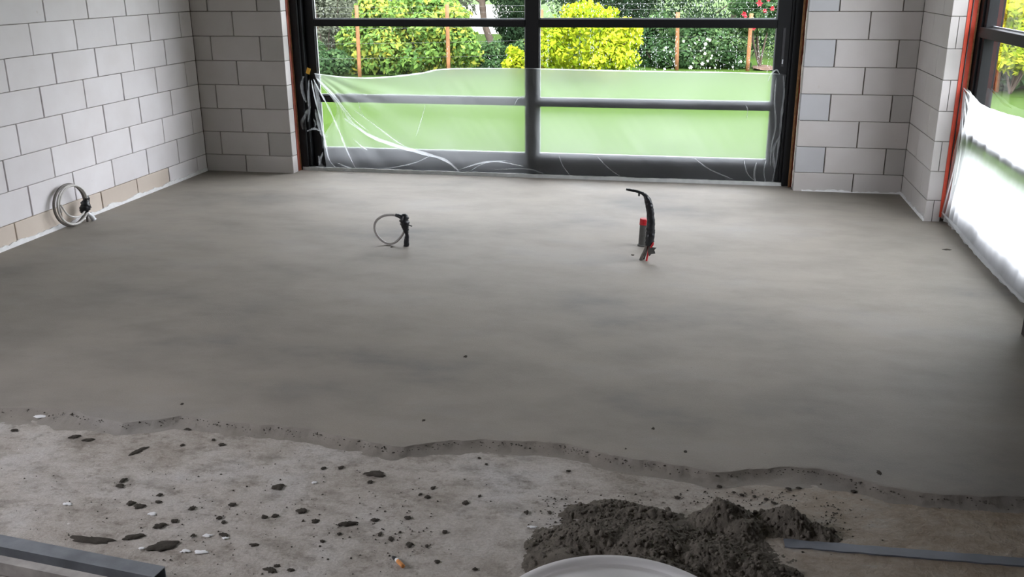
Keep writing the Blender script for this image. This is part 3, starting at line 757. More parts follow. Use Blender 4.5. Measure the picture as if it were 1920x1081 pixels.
link('cable_loop', tube_mesh('cable_loop', [b0 + Vector(p) for p in ((-0.060, 0, 0.196), (-0.10, 0, 0.198), (-0.150, 0, 0.188), (-0.196, 0.005, 0.155), (-0.212, 0.01, 0.110), (-0.200, 0.012, 0.062), (-0.165, 0.01, 0.024), (-0.120, 0.006, 0.008), (-0.075, 0.003, 0.022), (-0.035, 0.0, 0.062), (-0.010, 0, 0.105))],
                              0.0078, 8), 'cable_mid', cab, smooth=True)
link('cable_tie', tube_mesh('cable_tie', [b0 + Vector((0.005, -0.01, 0.146)), b0 + Vector((0.025, -0.012, 0.140)), b0 + Vector((0.042, -0.012, 0.134))], 0.004, 6), 'tape', cab, smooth=True)

pipe = empty('waste_pipe', (-0.318, 5.737, 0), label='short grey plastic pipe with a red cap sticking out of the screed', cat='pipe')
link('pipe_body', lathe_mesh('pipe_body', [(0.032, -0.03), (0.031, 0.006), (0.0255, 0.010), (0.0250, 0.10), (0.0250, 0.150), (0.0, 0.150)], 28), 'pvc', pipe, (-0.318, 5.737, 0), smooth=False)
link('cap', lathe_mesh('cap', [(0.0262, 0.136), (0.0285, 0.137), (0.0285, 0.142), (0.0268, 0.143), (0.0268, 0.170), (0.0240, 0.175), (0.0, 0.176)], 28), 'redcap', pipe, (-0.318, 5.737, 0), smooth=False)
for ch in pipe.children: ch.rotation_euler = (0, 0.03, 0)

bun = empty('taped_conduit_bundle', (-0.29, 5.42, 0), label='tall black taped conduit bundle bending over to the left above the screed', cat='conduit')
g0 = Vector((0, 5.42, 0))
def bq(x, z, dy=0.0): return Vector((x, 5.42 + dy, z))
link('black_tape', tube_mesh('black_tape', [bq(-0.262, 0.095), bq(-0.258, 0.15), bq(-0.256, 0.21), bq(-0.259, 0.27), bq(-0.268, 0.325), bq(-0.279, 0.362), bq(-0.294, 0.390)],
                              [0.026, 0.0275, 0.025, 0.022, 0.022, 0.020, 0.011], 14, 0.30, 8), 'tape', bun, smooth=True)
link('bent_tip', tube_mesh('bent_tip', [bq(-0.284, 0.382), bq(-0.305, 0.400), bq(-0.330, 0.411), bq(-0.365, 0.419), bq(-0.407, 0.425)], [0.014, 0.010, 0.008, 0.0075, 0.007], 8, 0.45), 'tape', bun, smooth=True)
link('tape_flap', box_mesh('tape_flap', 0.010, 0.004, 0.022, 0.001), 'tape', bun, bq(-0.331, 0.398))
link('conduit', tube_mesh('conduit', [bq(-0.312, -0.02), bq(-0.300, 0.02), bq(-0.284, 0.06), bq(-0.272, 0.11)], [0.010, 0.010, 0.009, 0.009], 8), 'cable_dark', bun, smooth=True)
link('conduit', tube_mesh('conduit', [bq(-0.296, -0.02, 0.02), bq(-0.288, 0.02, 0.015), bq(-0.276, 0.06, 0.01), bq(-0.268, 0.11)], 0.009, 8), 'pvc', bun, smooth=True)
link('conduit', tube_mesh('conduit', [bq(-0.274, -0.02, -0.01), bq(-0.270, 0.015, -0.01), bq(-0.264, 0.05, -0.006), bq(-0.256, 0.10)], 0.006, 8), 'redcap', bun, smooth=True, label='red conduit')
link('red_band', tube_mesh('red_band', [bq(-0.250, 0.086, -0.022), bq(-0.240, 0.104, -0.024), bq(-0.236, 0.118, -0.022)], [0.005, 0.007, 0.004], 8), 'redcap', bun, smooth=True, label='red band showing below the tape')
me = mesh('torn_tape', [bq(-0.262, 0.098, -0.018), bq(-0.238, 0.090, -0.026), bq(-0.216, 0.088, -0.022), bq(-0.228, 0.072, -0.02), bq(-0.222, 0.050, -0.016), bq(-0.244, 0.046, -0.02), bq(-0.258, 0.030, -0.018), bq(-0.266, 0.06, -0.02)],
          [(0, 1, 3, 7), (1, 2, 3), (3, 4, 5), (3, 5, 6, 7)])
o = link('torn_tape', me, 'pvc', bun); sm = o.modifiers.new('thick', 'SOLIDIFY'); sm.thickness = 0.003

# ------------------------------------------------------------------ foreground: tub, straightedges, strip, butt
tub = empty('mortar_tub', (-0.1145, 1.66, SLAB), label='round white plastic mortar tub at the bottom edge in front of the sand heap', cat='tub')
R0 = 0.289; H0 = 0.30 - SLAB
tl = (-0.1145, 1.66, SLAB)
link('tub_wall', lathe_mesh('tub_wall', [(0.0, 0.0), (0.225, 0.0), (0.235, 0.01), (R0 - 0.018, H0 - 0.03), (R0 - 0.018, H0 - 0.012)], 96), 'tub', tub, tl, smooth=True)
link('tub_rim', lathe_mesh('tub_rim', [(R0 - 0.018, H0 - 0.022), (R0 - 0.002, H0 - 0.022), (R0, H0 - 0.018), (R0, H0 - 0.003), (R0 - 0.004, H0), (R0 - 0.022, H0 - 0.001), (R0 - 0.026, H0 - 0.010)], 96), 'tub', tub, tl, smooth=True)
link('tub_floor', lathe_mesh('tub_floor', [(0.2250, 0.010), (0.0, 0.010)], 96), 'tub_in', tub, tl, smooth=True)

def tube_bar(name, pa, pb, w, h, zb, mat, label):
    """hollow rectangular profile from pa to pb (its far lower long edge), width w towards the camera"""
    pa, pb = Vector((pa[0], pa[1], zb)), Vector((pb[0], pb[1], zb)); d = (pb - pa); L = d.length; d.normalize()
    r = Vector((d.y, -d.x, 0)); t = 0.0025; up = Vector((0, 0, 1))
    ce = pa + d * (L / 2) + r * (w / 2)
    root = empty(name, ce, label=label, cat='metal bar')
    V, Fc = [], []
    for s in (-L / 2, L / 2):
        for a, z in ((0, 0), (w, 0), (w, h), (0, h), (t, t), (w - t, t), (w - t, h - t), (t, h - t)):
            V.append(d * s + r * (a - w / 2) + up * z)
    for k in range(4):
        k2 = (k + 1) % 4
        Fc += [(k, k2, 8 + k2, 8 + k), (4 + k2, 4 + k, 12 + k, 12 + k2), (k2, k, 4 + k, 4 + k2), (8 + k, 8 + k2, 12 + k2, 12 + k)]
    o = link('profile', mesh('profile', V, Fc), mat, root, ce)
    return root, ce, d, r, L
za = on_z(0, 1012, 0.0); zb_ = on_z(311, 1073, 0.0)
dv = (za - zb_).normalized()
tube_bar('straightedge', zb_ + dv * 2.4, zb_, 0.052, 0.043, SLAB + 0.002, 'alu', 'blue-grey aluminium straightedge with a sharp open end on the slab, the farther of two')
za2 = on_z(0, 1051, 0.0); zb2 = za2 - dv * 0.42
tube_bar('straightedge', zb2 + dv * 2.2, zb2, 0.030, 0.043, SLAB + 0.002, 'alu2', 'dusty brownish metal straightedge lying nearest the bottom left corner')

st_me = []
V, Fc = [], []
sa, sb = on_z(1470, 1018, SLAB), on_z(1990, 1060, SLAB)
for i in range(41):
    p = sa.lerp(sb, i / 40); wv = 0.021 * (1 + 0.25 * noise.noise(Vector((i * 0.4, 0, 0)))); z = SLAB
    n_ = Vector((-(sb - sa).y, (sb - sa).x, 0)).normalized()
    V += [p + n_ * wv + Vector((0, 0, -0.002)), p + n_ * wv + Vector((0, 0, 0.003)), p - n_ * wv + Vector((0, 0, 0.003)), p - n_ * wv + Vector((0, 0, -0.002))]
for i in range(40):
    a = i * 4
    for k in range(3): Fc.append((a + k, a + k + 1, a + 5 + k, a + 4 + k))
link('plastic_strip', mesh('plastic_strip', V, Fc), 'strip', label='flat blue-grey strip on the slab running right from the sand heap', cat='strip')

bt = empty('cigarette_butt', on_z(749, 1055, SLAB + 0.005), label='orange cigarette butt on the slab left of the tub', cat='cigarette butt')
pA, pB = on_z(743, 1048, SLAB + 0.006), on_z(756, 1061, SLAB + 0.006)
link('filter', tube_mesh('filter', [pA.lerp(pB, 0.22), pA.lerp(pB, 0.6), pB], 0.0062, 10, n=2), 'filter', bt, smooth=True)
link('paper', tube_mesh('paper', [pA, pA.lerp(pB, 0.1), pA.lerp(pB, 0.25)], 0.0060, 10, n=2), 'paper', bt, smooth=True)
link('ash', tube_mesh('ash', [pA.lerp(pB, -0.35) + Vector((-0.004, 0, 0)), pA.lerp(pB, -0.1), pA.lerp(pB, 0.02)], [0.004, 0.0065, 0.0055], 8, 0.5, n=2), 'ash', bt, smooth=True)

# ------------------------------------------------------------------ sand heap
def fbm(x, y, s, o=4):
    a, v = 1.0, 0.0
    for i in range(o):
        v += a * noise.noise(Vector((x * s, y * s, i * 7.3))); s *= 2.1; a *= 0.55
    return v
lobes = []
def lobe(u, v, zc, h, rx, ry, ang=0): p = on_z(u, v, zc); lobes.append((p.x, p.y, h, rx, ry, ang))
lobe(1270, 1030, -0.02, 0.026, 0.30, 0.16, 0)
lobe(1165, 966, -0.03, 0.028, 0.17, 0.060, 0.05)
lobe(1150, 985, -0.02, 0.024, 0.15, 0.06, 0.1)
lobe(1430, 985, -0.02, 0.022, 0.14, 0.05, -0.2)
lobe(1120, 1010, -0.01, 0.060, 0.150, 0.085, 0.15)
lobe(1215, 1025, 0.0, 0.075, 0.115, 0.14, -0.4)
lobe(1085, 968, -0.035, 0.026, 0.060, 0.030, 0.2)
lobe(1160, 955, -0.035, 0.022, 0.10, 0.045, 0)
lobe(1240, 965, -0.02, 0.030, 0.06, 0.03, 0)
lobe(1355, 962, 0.0, 0.080, 0.075, 0.050, 0.3)
lobe(1395, 985, 0.0, 0.050, 0.05, 0.06, 0)
lobe(1478, 972, 0.0, 0.075, 0.075, 0.045, -0.45)
lobe(1535, 1002, -0.03, 0.038, 0.055, 0.030, -0.6)
lobe(1330, 1045, 0.0, 0.060, 0.13, 0.10, -0.2)
lobe(1200, 1090, 0.0, 0.085, 0.20, 0.13, 0)
lobe(1420, 1080, -0.02, 0.045, 0.12, 0.09, -0.4)
lobe(1060, 1060, -0.02, 0.05, 0.09, 0.10, 0.5)
def heap_z(x, y):
    h = 0
    for lx, ly, lh, rx, ry, an in lobes:
        dx, dy = x - lx, y - ly; c, s = math.cos(an), math.sin(an)
        a, b = (dx * c + dy * s) / rx, (-dx * s + dy * c) / ry
        d = a * a + b * b
        h = max(h, lh * math.exp(-d * 0.9)) + 0.12 * min(h, lh * math.exp(-d * 0.9))
    rough = fbm(x, y, 16, 5)
    lump = max(0.0, noise.noise(Vector((x * 42, y * 42, 2)))) * 0.010 + abs(noise.noise(Vector((x * 85, y * 85, 5)))) * 0.008 + max(0.0, noise.noise(Vector((x * 150, y * 150, 7)))) * 0.005
    smooth_face = max(0.0, 1 - ((x - (-0.285)) / 0.10) ** 2 - ((y - 2.33) / 0.07) ** 2)
    k = min(1, h / 0.02) * (1 - 0.85 * min(1, smooth_face * 1.6))
    z = h + (0.007 * rough + lump * 1.1) * k
    return SLAB - 0.014 + z
def heap_mesh():
    x0, x1, y0, y1, nx, ny = -0.62, 0.72, 1.85, 2.86, 400, 300
    return grid('heap', x0, x1, y0, y1, nx, ny, lambda x, y: heap_z(x, y))
hm = heap_mesh()
bm = bmesh.new(); bm.from_mesh(hm)
kill = [f for f in bm.faces if max(v.co.z for v in f.verts) < SLAB - 0.006]
bmesh.ops.delete(bm, geom=kill, context='FACES'); bm.to_mesh(hm); bm.free()
def add_clods(me, n):
    """one joined mesh: the heap surface plus small uneven clods resting on it"""
    r = random.Random(77)
    V = [v.co.copy() for v in me.vertices]; Fc = [tuple(p.vertices) for p in me.polygons]
    cs = [p.center.copy() for p in me.polygons if p.center.z > SLAB + 0.004]
    b1 = bmesh.new(); bmesh.ops.create_icosphere(b1, subdivisions=2, radius=1)
    iv = [v.co.copy() for v in b1.verts]; it = [tuple(v.index for v in f.verts) for f in b1.faces]; b1.free()
    for _ in range(n):
        c = r.choice(cs); rad = min(0.011, max(0.0022, abs(r.gauss(0, 0.0042)))); sd = r.uniform(0, 50)
        if c.x < -0.2 and c.y < 2.40 and r.random() < 0.8: continue
        b = len(V)
        for p in iv: V.append(c + p * (rad * (1 + 0.5 * noise.noise(p * 1.3 + Vector((sd, 0, 0))))) + Vector((0, 0, rad * 0.2)))
        Fc += [tuple(b + k for k in t) for t in it]
    return mesh('sand_heap', V, Fc)
hm = add_clods(hm, 1300)
link('sand_heap', hm, 'sand', smooth=True, label='heap of dark damp sand cement on the slab behind the white tub', cat='sand heap')

# ------------------------------------------------------------------ crumbs of mortar
def lump_mesh(name, w, d, h, seed):
    """flat ragged clod: rings of an uneven outline under a low lumpy dome"""
    n_, V, Fc = 22, [], []
    for q_, zz in ((1.0, -0.2), (0.92, 0.35), (0.62, 0.85), (0.28, 1.0)):
        for k in range(n_):
            a = 2 * math.pi * k / n_; c, s_ = math.cos(a), math.sin(a)
            r = 1 + 0.55 * noise.noise(Vector((c * 1.3, s_ * 1.3, seed * 3.7))) + 0.40 * noise.noise(Vector((c * 3.2, s_ * 3.2, seed * 1.9))) + 0.2 * noise.noise(Vector((c * 7, s_ * 7, seed)))
            V.append((c * w / 2 * r * q_, s_ * d / 2 * r * q_, h * zz * (1 + 0.6 * noise.noise(Vector((c * 3 * q_, s_ * 3 * q_, seed + 9.1))))))
    V.append((0, 0, h))
    for m_ in range(3):
        for k in range(n_): Fc.append((m_ * n_ + k, m_ * n_ + (k + 1) % n_, (m_ + 1) * n_ + (k + 1) % n_, (m_ + 1) * n_ + k))
    for k in range(n_): Fc.append((3 * n_ + k, 3 * n_ + (k + 1) % n_, 4 * n_))
    return mesh(name, V, Fc)
def crumb(u, v, wpx, hpx, label, group=None, rot=0, seed=0, z=SLAB, name='mortar_crumb', mat='crumb', h=None, cat='mortar crumb'):
    p = on_z(u, v, z); k = (p - CAM).length / F_PX
    w_, d_ = wpx * k, hpx * k * 1.75
    o = link(name, lump_mesh(name, w_, d_, h or min(0.006, 0.20 * min(w_, d_)), seed), mat, None, p, smooth=True, label=label, cat=cat, group=group)
    o.rotation_euler = (0, 0, rot); return o
crumb(168, 1011, 72, 11, 'longest dark smear of damp mortar beside the straightedge', seed=3, rot=0.05)
crumb(306, 1022, 46, 13, 'dark slab-like lump of damp mortar right of the longest smear', seed=4, rot=0.45)
crumb(703, 888, 40, 10, 'dark club-shaped lump of damp mortar alone near the screed edge', seed=5)
crumb(258, 845, 12, 18, 'small curved dark dent of mortar left near the screed edge', seed=6, rot=-0.4)
crumb(652, 981, 32, 9, 'elongated dark mortar lump midway along the slab', seed=8, rot=0.4)
crumb(252, 1006, 34, 8, 'narrow dark mortar streak between the two biggest smears', seed=9, rot=0.5)
sm_lab = 'small dark crumb of damp mortar scattered on the pale slab'
for i, (u, v, a, b) in enumerate([(27, 806, 11, 5), (140, 818, 18, 6), (166, 824, 20, 5), (231, 900, 11, 8), (225, 910, 16, 6), (245, 943, 13, 8), (262, 948, 20, 7), (300, 985, 22, 8), (326, 976, 12, 6),
    (360, 952, 12, 7), (300, 927, 10, 5), (297, 940, 12, 5), (412, 970, 9, 6), (419, 978, 8, 6), (435, 945, 14, 5), (361, 1003, 8, 6), (420, 1002, 18, 6), (522, 912, 20, 10), (416, 833, 12, 6), (342, 834, 8, 5), (400, 824, 6, 5),
    (353, 804, 12, 4), (496, 968, 12, 6), (515, 966, 12, 6), (567, 957, 20, 9), (590, 976, 14, 7), (704, 974, 14, 6), (765, 970, 12, 6), (694, 903, 10, 6), (801, 931, 11, 7), (788, 926, 7, 5), (812, 914, 8, 6),
    (872, 942, 11, 7), (834, 996, 10, 7), (733, 1009, 9, 8), (768, 1020, 14, 9), (712, 1001, 8, 6), (604, 1014, 9, 5), (476, 1021, 14, 6), (508, 1068, 26, 8), (545, 1068, 14, 6), (820, 1052, 10, 6), (890, 1066, 10, 5),
    (898, 858, 6, 4), (912, 870, 6, 4), (607, 877, 9, 6), (640, 876, 10, 6), (520, 1060, 12, 5), (1030, 960, 7, 7), (987, 960, 9, 7), (1066, 882, 10, 4), (800, 1023, 7, 6), (899, 929, 6, 5), (636, 1000, 8, 5),
    (1349, 911, 10, 5), (1479, 916, 9, 6), (1497, 914, 9, 4), (1601, 921, 9, 6), (1592, 912, 6, 4), (1415, 930, 8, 4), (1390, 927, 7, 4), (1437, 935, 8, 4), (1450, 942, 9, 4), (1376, 922, 6, 4), (1270, 932, 10, 5)]):
    crumb(u, v, a, b, sm_lab, 'small mortar crumbs on the slab', random.uniform(-0.4, 0.6), 20 + i)
sc_lab = 'small dark speck lying on the smooth grey screed'
for i, (u, v, a, b) in enumerate([(1648, 886, 9, 9), (873, 668, 7, 6), (1285, 846, 6, 6), (1225, 803, 6, 6), (1173, 841, 4, 4), (795, 787, 6, 5), (341, 757, 6, 5), (1776, 468, 14, 4), (1186, 478, 6, 4), (735, 463, 5, 3)]):
    crumb(u, v, a, b, sc_lab, 'specks on the screed', 0, 120 + i, 0.0)
def fine_crumbs():
    r = random.Random(5); V, Fc = [], []
    def add(x, y, z, s):
        b = len(V); pts = [(-1, 0, 0), (1, 0, 0), (0, -1, 0), (0, 1, 0), (0, 0, 1)]; a = r.uniform(0, 6)
        for px_, py_, pz in pts:
            j = r.uniform(0.6, 1.3)
            V.append((x + s * j * (px_ * math.cos(a) - py_ * math.sin(a)), y + s * j * (px_ * math.sin(a) + py_ * math.cos(a)) , z - 0.001 + s * 0.8 * pz * j))
        Fc.extend([(b, b + 2, b + 4), (b + 2, b + 1, b + 4), (b + 1, b + 3, b + 4), (b + 3, b, b + 4)])
    for cu, cv, su, sv, n in ((300, 960, 170, 60, 170), (600, 950, 160, 60, 140), (740, 1000, 60, 28, 90), (1060, 955, 32, 16, 110), (1420, 932, 60, 9, 130), (1555, 975, 34, 26, 120), (1035, 1010, 18, 30, 60), (1250, 935, 60, 8, 60)):
        for _ in range(n):
            p = on_z(r.gauss(cu, su), min(1075, max(845, r.gauss(cv, sv))), SLAB); 
            if p.y > float(np.interp(p.x, fx[:, 0], fx[:, 1])) - 0.03: continue
            add(p.x, p.y, SLAB, abs(r.gauss(0.0016, 0.0012)) + 0.0008)
    for _ in range(700):                                   # crumbled grit along the screed edge
        x = r.uniform(-2.9, 1.3); y = float(np.interp(x, ex[:, 0], ex[:, 1])) - abs(r.gauss(0, 0.03)) + 0.008
        add(x, y, -0.005, abs(r.gauss(0.0018, 0.0014)) + 0.0008)
    return mesh('mortar_grit', V, Fc)
link('mortar_grit', fine_crumbs(), 'crumb', kind='stuff', label='fine dark mortar grit strewn over the slab and along the screed edge', cat='grit')
# white paint splashes on the slab
for i, (u, v, a, b, lab) in enumerate([(376, 1034, 26, 6, 'largest white paint fleck on the slab right of the straightedge'), (347, 1032, 16, 6, None), (285, 962, 15, 6, None), (388, 1003, 18, 5, None), (127, 944, 18, 5, None), (590, 904, 9, 4, None), (422, 1008, 12, 4, None), (266, 1027, 10, 4, None), (997, 987, 18, 4, None), (77, 779, 24, 8, 'pale damp patch fleck on the screed edge at the left')]):
    crumb(u, v, a, b, lab or 'small white paint fleck on the slab', None if lab else 'white flecks on the slab', 0.1, 200 + i, SLAB if v > 800 else -0.018, 'paint_fleck', 'plaster', 0.0022, 'paint fleck')

# ------------------------------------------------------------------ garden
GZ = -0.10
def lawn():
    return boxes_mesh('lawn', [(-40, 40, 8.0, 70, GZ - 0.2, GZ), (1.85, 40, -20, 8.0, GZ - 0.2, GZ), (-40, -4.71, -20, 8.0, GZ - 0.2, GZ)])
link('lawn', lawn(), 'lawn', label='flat bright green lawn outside both windows', kind='structure')

def foliage(parent, clumps, n, size, mat, seed, shell=0.55, droop=0.0, yellow=0.0, name='foliage', aspect=0.5):
    """leaf blades scattered through ellipsoidal clumps; 'tint' varies from leaf to leaf"""
    r = np.random.default_rng(seed)
    vol = np.array([c[1] * c[2] * c[3] for c in clumps]) ** 0.7; pick = r.choice(len(clumps), n, p=vol / vol.sum())
    C = np.array([tuple(c[0]) for c in clumps])[pick]; Rr = np.array([c[1:4] for c in clumps])[pick]
    d = r.normal(size=(n, 3)); d /= np.linalg.norm(d, axis=1)[:, None]
    rad = shell + (1 - shell) * r.random(n) ** 0.5
    P = C + d * Rr * rad[:, None] + r.normal(size=(n, 3)) * 0.02
    ctint = r.random(len(clumps))[pick]
    P[:, 2] = np.maximum(P[:, 2], GZ + 0.02)
    nn = d + r.normal(size=(n, 3)) * 0.55 + np.array([0, 0, 0.35]); nn /= np.linalg.norm(nn, axis=1)[:, None]
    a = np.cross(nn, r.normal(size=(n, 3))); a /= np.linalg.norm(a, axis=1)[:, None]
    a[:, 2] -= droop; a /= np.linalg.norm(a, axis=1)[:, None]
    b = np.cross(nn, a)
    s = size * (0.6 + 0.8 * r.random(n))[:, None]
    V = np.stack([P - a * s, P + b * s * aspect, P + a * s, P - b * s * aspect], 1).reshape(-1, 3)
    me = bpy.data.meshes.new(name)
    me.vertices.add(4 * n); me.vertices.foreach_set('co', V.ravel())
    me.loops.add(4 * n); me.loops.foreach_set('vertex_index', np.arange(4 * n))
    me.polygons.add(n); me.polygons.foreach_set('loop_start', np.arange(n) * 4); me.polygons.foreach_set('loop_total', np.full(n, 4))
    me.update(); me.validate()
    at = me.attributes.new('tint', 'FLOAT', 'FACE')
    tint = np.clip(0.45 * r.random(n) + 0.40 * ctint + yellow * r.random(n), 0, 1)
    at.data.foreach_set('value', tint)
    o = link(name, me, mat, parent, kind='stuff')
    o.location = -parent.location
    return o
def stems(parent, base, tips, r0=0.02):
    for t in tips:
        mid = Vector(base).lerp(Vector(t), 0.5) + Vector((random.uniform(-.08, .08), random.uniform(-.08, .08), 0.05))
        o = link('stem', tube_mesh('stem', [base, mid, t], [r0, r0 * 0.8, r0 * 0.4], 6), 'bark', parent, smooth=True); o.location = -parent.location
def clump_set(c, rx, ry, rz, n, size, seed, bias=0.75, zmin=GZ + 0.1):
    r = random.Random(seed); out = []
    for _ in range(n):
        while True:
            d = Vector((r.gauss(0, 1), r.gauss(0, 1), r.gauss(0, 1))).normalized(); k = bias + (1 - bias) * r.random()
            p = Vector((c[0] + d.x * rx * k, c[1] + d.y * ry * k, c[2] + d.z * rz * k))
            if p.z > zmin: break
        s = size * r.uniform(0.7, 1.3)
        out.append((p, s, s, s * 0.85))
    return out
def shrub(name, label, u, v_base, y, rx, ry, zc, rz, ncl, csize, nleaf, lsize, mat, seed, yellow=0.0, cat='shrub', group=None, shell=0.5, droop=0.0, x=None, aspect=0.5):
    p = on_y(u, v_base, y); bx = p.x if x is None else x
    base = Vector((bx, y, GZ))
    root = empty(name, base, label=label, cat=cat, group=group)
    cl = clump_set((bx, y, zc), rx, ry, rz, ncl, csize, seed)
    cl.append((Vector((bx, y, zc)), rx * 0.8, ry * 0.8, rz * 0.8))
    foliage(root, cl, nleaf, lsize, mat, seed, shell, droop, yellow, aspect=aspect)
    stems(root, base, [c[0] for c in cl[:6]])
    return root
# fence with stakes and wire
fence = empty('wire_fence', (-3, 18.2, GZ), label='wire fence with orange-brown wooden stakes along the back of the lawn', cat='fence')
def stake(pb, pt, rr=0.035):
    o = link('fence_post', tube_mesh('fence_post', [pb, Vector(pb).lerp(Vector(pt), 0.5), pt], rr, 8, n=2), 'wood', fence, smooth=True); o.location = -fence.location
    return o
FY = 18.2
FYS = {674: 15.9, 841: 16.4, 560: 15.6, 1015: 17.3}
for (ub, vb), (ut, vt) in (((674, 134), (668, 10)), ((841, 130), (838, 8)), ((1269, 131), (1271, 23)), ((1402, 126), (1409, 25)), ((1015, 130), (1015, 18)), ((560, 134), (552, 15))):
    fy = FYS.get(ub, FY); a = on_y(ub, vb, fy); b = on_y(ut, vt, fy); a.z = GZ
    stake(a, b)
for z in (0.25, 0.5, 0.75, 1.0, 1.1):
    o = link('wire', tube_mesh('wire', [Vector((-10, 14.8, z)), Vector((-5.95, 15.94, z)), Vector((-4.42, 16.44, z)), Vector((-2.78, 17.34, z - 0.01)), Vector((-0.5, FY + 0.05, z)), Vector((4, FY + 0.05, z))], 0.0018, 5, n=2), 'wire', fence); o.location = -fence.location
# shrubs, left to right
shrub('grey_shrub', 'pale grey-green shrub at the far left behind the fence', 612, 60, 18.0, 0.66, 0.5, 0.75, 0.85, 26, 0.25, 9000, 0.035, 'leaf_pale', 11)
shrub('green_shrub', 'low dark green shrub in front of the pale one at the far left', 603, 118, 16.2, 0.40, 0.20, 0.10, 0.33, 14, 0.18, 4500, 0.045, 'leaf_mid', 12)
shrub('spotted_shrub', 'big rounded green shrub with yellow spotted leaves behind two stakes', 765, 70, 17.0, 1.24, 0.45, 0.46, 0.84, 80, 0.26, 24000, 0.050, 'leaf_mixed', 13, 0.25)
shrub('low_hedge', 'low dark hedge in front of the leaning tree trunk', 945, 110, 17.6, 0.60, 0.3, 0.06, 0.33, 18, 0.2, 6000, 0.035, 'leaf_mid', 14)
shrub('yellow_shrub', 'bright yellow-green leafy shrub standing before the fence in the middle', 1098, 78, 16.3, 0.92, 0.60, 0.48, 0.66, 75, 0.15, 9000, 0.045, 'leaf_yellow', 15, 0.35, droop=0.3)
shrub('yellow_shrub', 'small bright yellow-green shrub just left of the door stile', 970, 112, 16.8, 0.20, 0.2, 0.12, 0.22, 10, 0.1, 1400, 0.045, 'leaf_yellow', 16, 0.35)
wfl = shrub('white_flower_shrub', 'loose green shrub dotted with white flowers between two stakes', 1320, 110, 18.9, 0.85, 0.45, 0.22, 0.48, 34, 0.2, 11000, 0.040, 'leaf_mid', 17, 0.12)
shrub('green_shrub', 'mid green bush between the yellow shrub and the first right stake', 1228, 100, 18.9, 0.50, 0.4, 0.25, 0.55, 20, 0.2, 6500, 0.040, 'leaf_mid', 18, 0.0)
ros = shrub('rose_bush', 'tall bush with red roses at the right end of the fence', 1432, 20, 18.9, 0.55, 0.4, 0.98, 0.45, 20, 0.2, 6000, 0.040, 'leaf_mid', 19, 0.1)
def rosette(parent, c, r, mat, seed):
    rr = random.Random(seed); V, Fc = [], []
    for layer, (k, tilt, n) in enumerate(((1.0, 0.5, 6), (0.65, 0.9, 5), (0.35, 1.2, 4))):
        for i in range(n):
            a = 2 * math.pi * (i + 0.5 * layer) / n + rr.uniform(-.2, .2); b = len(V)
            rad = lambda q_, w_: Vector((math.cos(a + w_) * math.cos(tilt) * q_ * r * k, -math.sin(tilt) * q_ * r * k * 0.7, math.sin(a + w_) * math.cos(tilt) * q_ * r * k))
            V += [Vector((0, 0, 0)), rad(0.8, -0.5), rad(1.35, 0), rad(0.8, 0.5)]
            Fc.append((b, b + 1, b + 2, b + 3))
    fo = [c_ for c_ in parent.children if c_.name.startswith('foliage')][0]
    o = link('flower', mesh('flower', V, Fc), mat, fo); o.location = Vector(c)
for i, (u, v, r) in enumerate([(1282, 77, .035), (1326, 73, .032), (1331, 75, .04), (1323, 82, .045), (1321, 90, .03), (1335, 104, .028), (1333, 109, .028), (1327, 114, .035), (1317, 119, .05), (1295, 126, .055), (1246, 129, .035),
                              (1249, 89, .035), (1257, 97, .03), (1245, 94, .022), (1311, 75, .022), (1303, 80, .022), (1389, 115, .035), (1264, 115, .03), (1292, 85, .02), (1314, 95, .022), (1348, 103, .018), (1341, 127, .025), (1331, 127, .022), (1374, 126, .025), (1322, 100, .04), (1299, 118, .02)]):
    rosette(wfl, on_y(u, v, 18.25), r * 0.7, 'white_petal', i)
for i, (u, v, r) in enumerate([(1424, 6, .055), (1395, 26, .045), (1434, 20, .035), (1448, 16, .042), (1413, 53, .038), (1398, 31, .03), (1441, 0, .03)]):
    rosette(ros, on_y(u, v, 18.3), r, 'red_petal', 40 + i)
# hedge behind
hed = empty('conifer_hedge', (-1, 21.6, GZ), label='tall dark conifer hedge behind the fence on the right', cat='hedge')
cl = []
for i in range(120):
    x = random.uniform(-3.3, 3.4); z = random.uniform(0.1, 2.6); cl.append((Vector((x, 21.4 + random.uniform(-.25, .35), z)), 0.45, 0.35, 0.5))
foliage(hed, cl, 42000, 0.05, 'leaf_dark', 21, 0.4, 0.9, aspect=0.3)
stems(hed, Vector((-1, 21.6, GZ)), [Vector((-2.5, 21.7, 2)), Vector((0, 21.7, 2.2)), Vector((2, 21.7, 2))])
# tree with leaning trunk and hanging foliage
tr = empty('leaning_tree', on_y(918, 100, 22.4), label='brown leaning tree trunk with dark hanging foliage left of the door stile', cat='tree')
tr.location.z = GZ
tp_ = [Vector((on_y(925, 92, 22.4).x, 22.4, GZ)), on_y(921, 80, 22.4), on_y(909, 45, 22.4), on_y(904, 0, 22.4), on_y(903, -60, 22.4), on_y(903, -160, 22.4)]
o = link('trunk', tube_mesh('trunk', tp_, [0.12, 0.09, 0.075, 0.08, 0.08, 0.06], 10, 0.1), 'bark', tr, smooth=True); o.location = -tr.location
for pts in ([(904, 5), (880, -10), (850, -20)], [(905, -20), (940, -30), (975, -40)]):
    o = link('branch', tube_mesh('branch', [on_y(a, b, 22.4) for a, b in pts], [0.05, 0.035, 0.02], 8), 'bark', tr, smooth=True); o.location = -tr.location
cl = [(on_y(random.uniform(925, 1010), random.uniform(-60, 28), 22.6), 0.28, 0.3, 0.42) for _ in range(26)] + [(on_y(random.uniform(780, 900), random.uniform(-90, -12), 22.6), 0.3, 0.3, 0.3) for _ in range(20)]
foliage(tr, cl, 15000, 0.05, 'leaf_dark', 22, 0.3, 1.2, aspect=0.25)
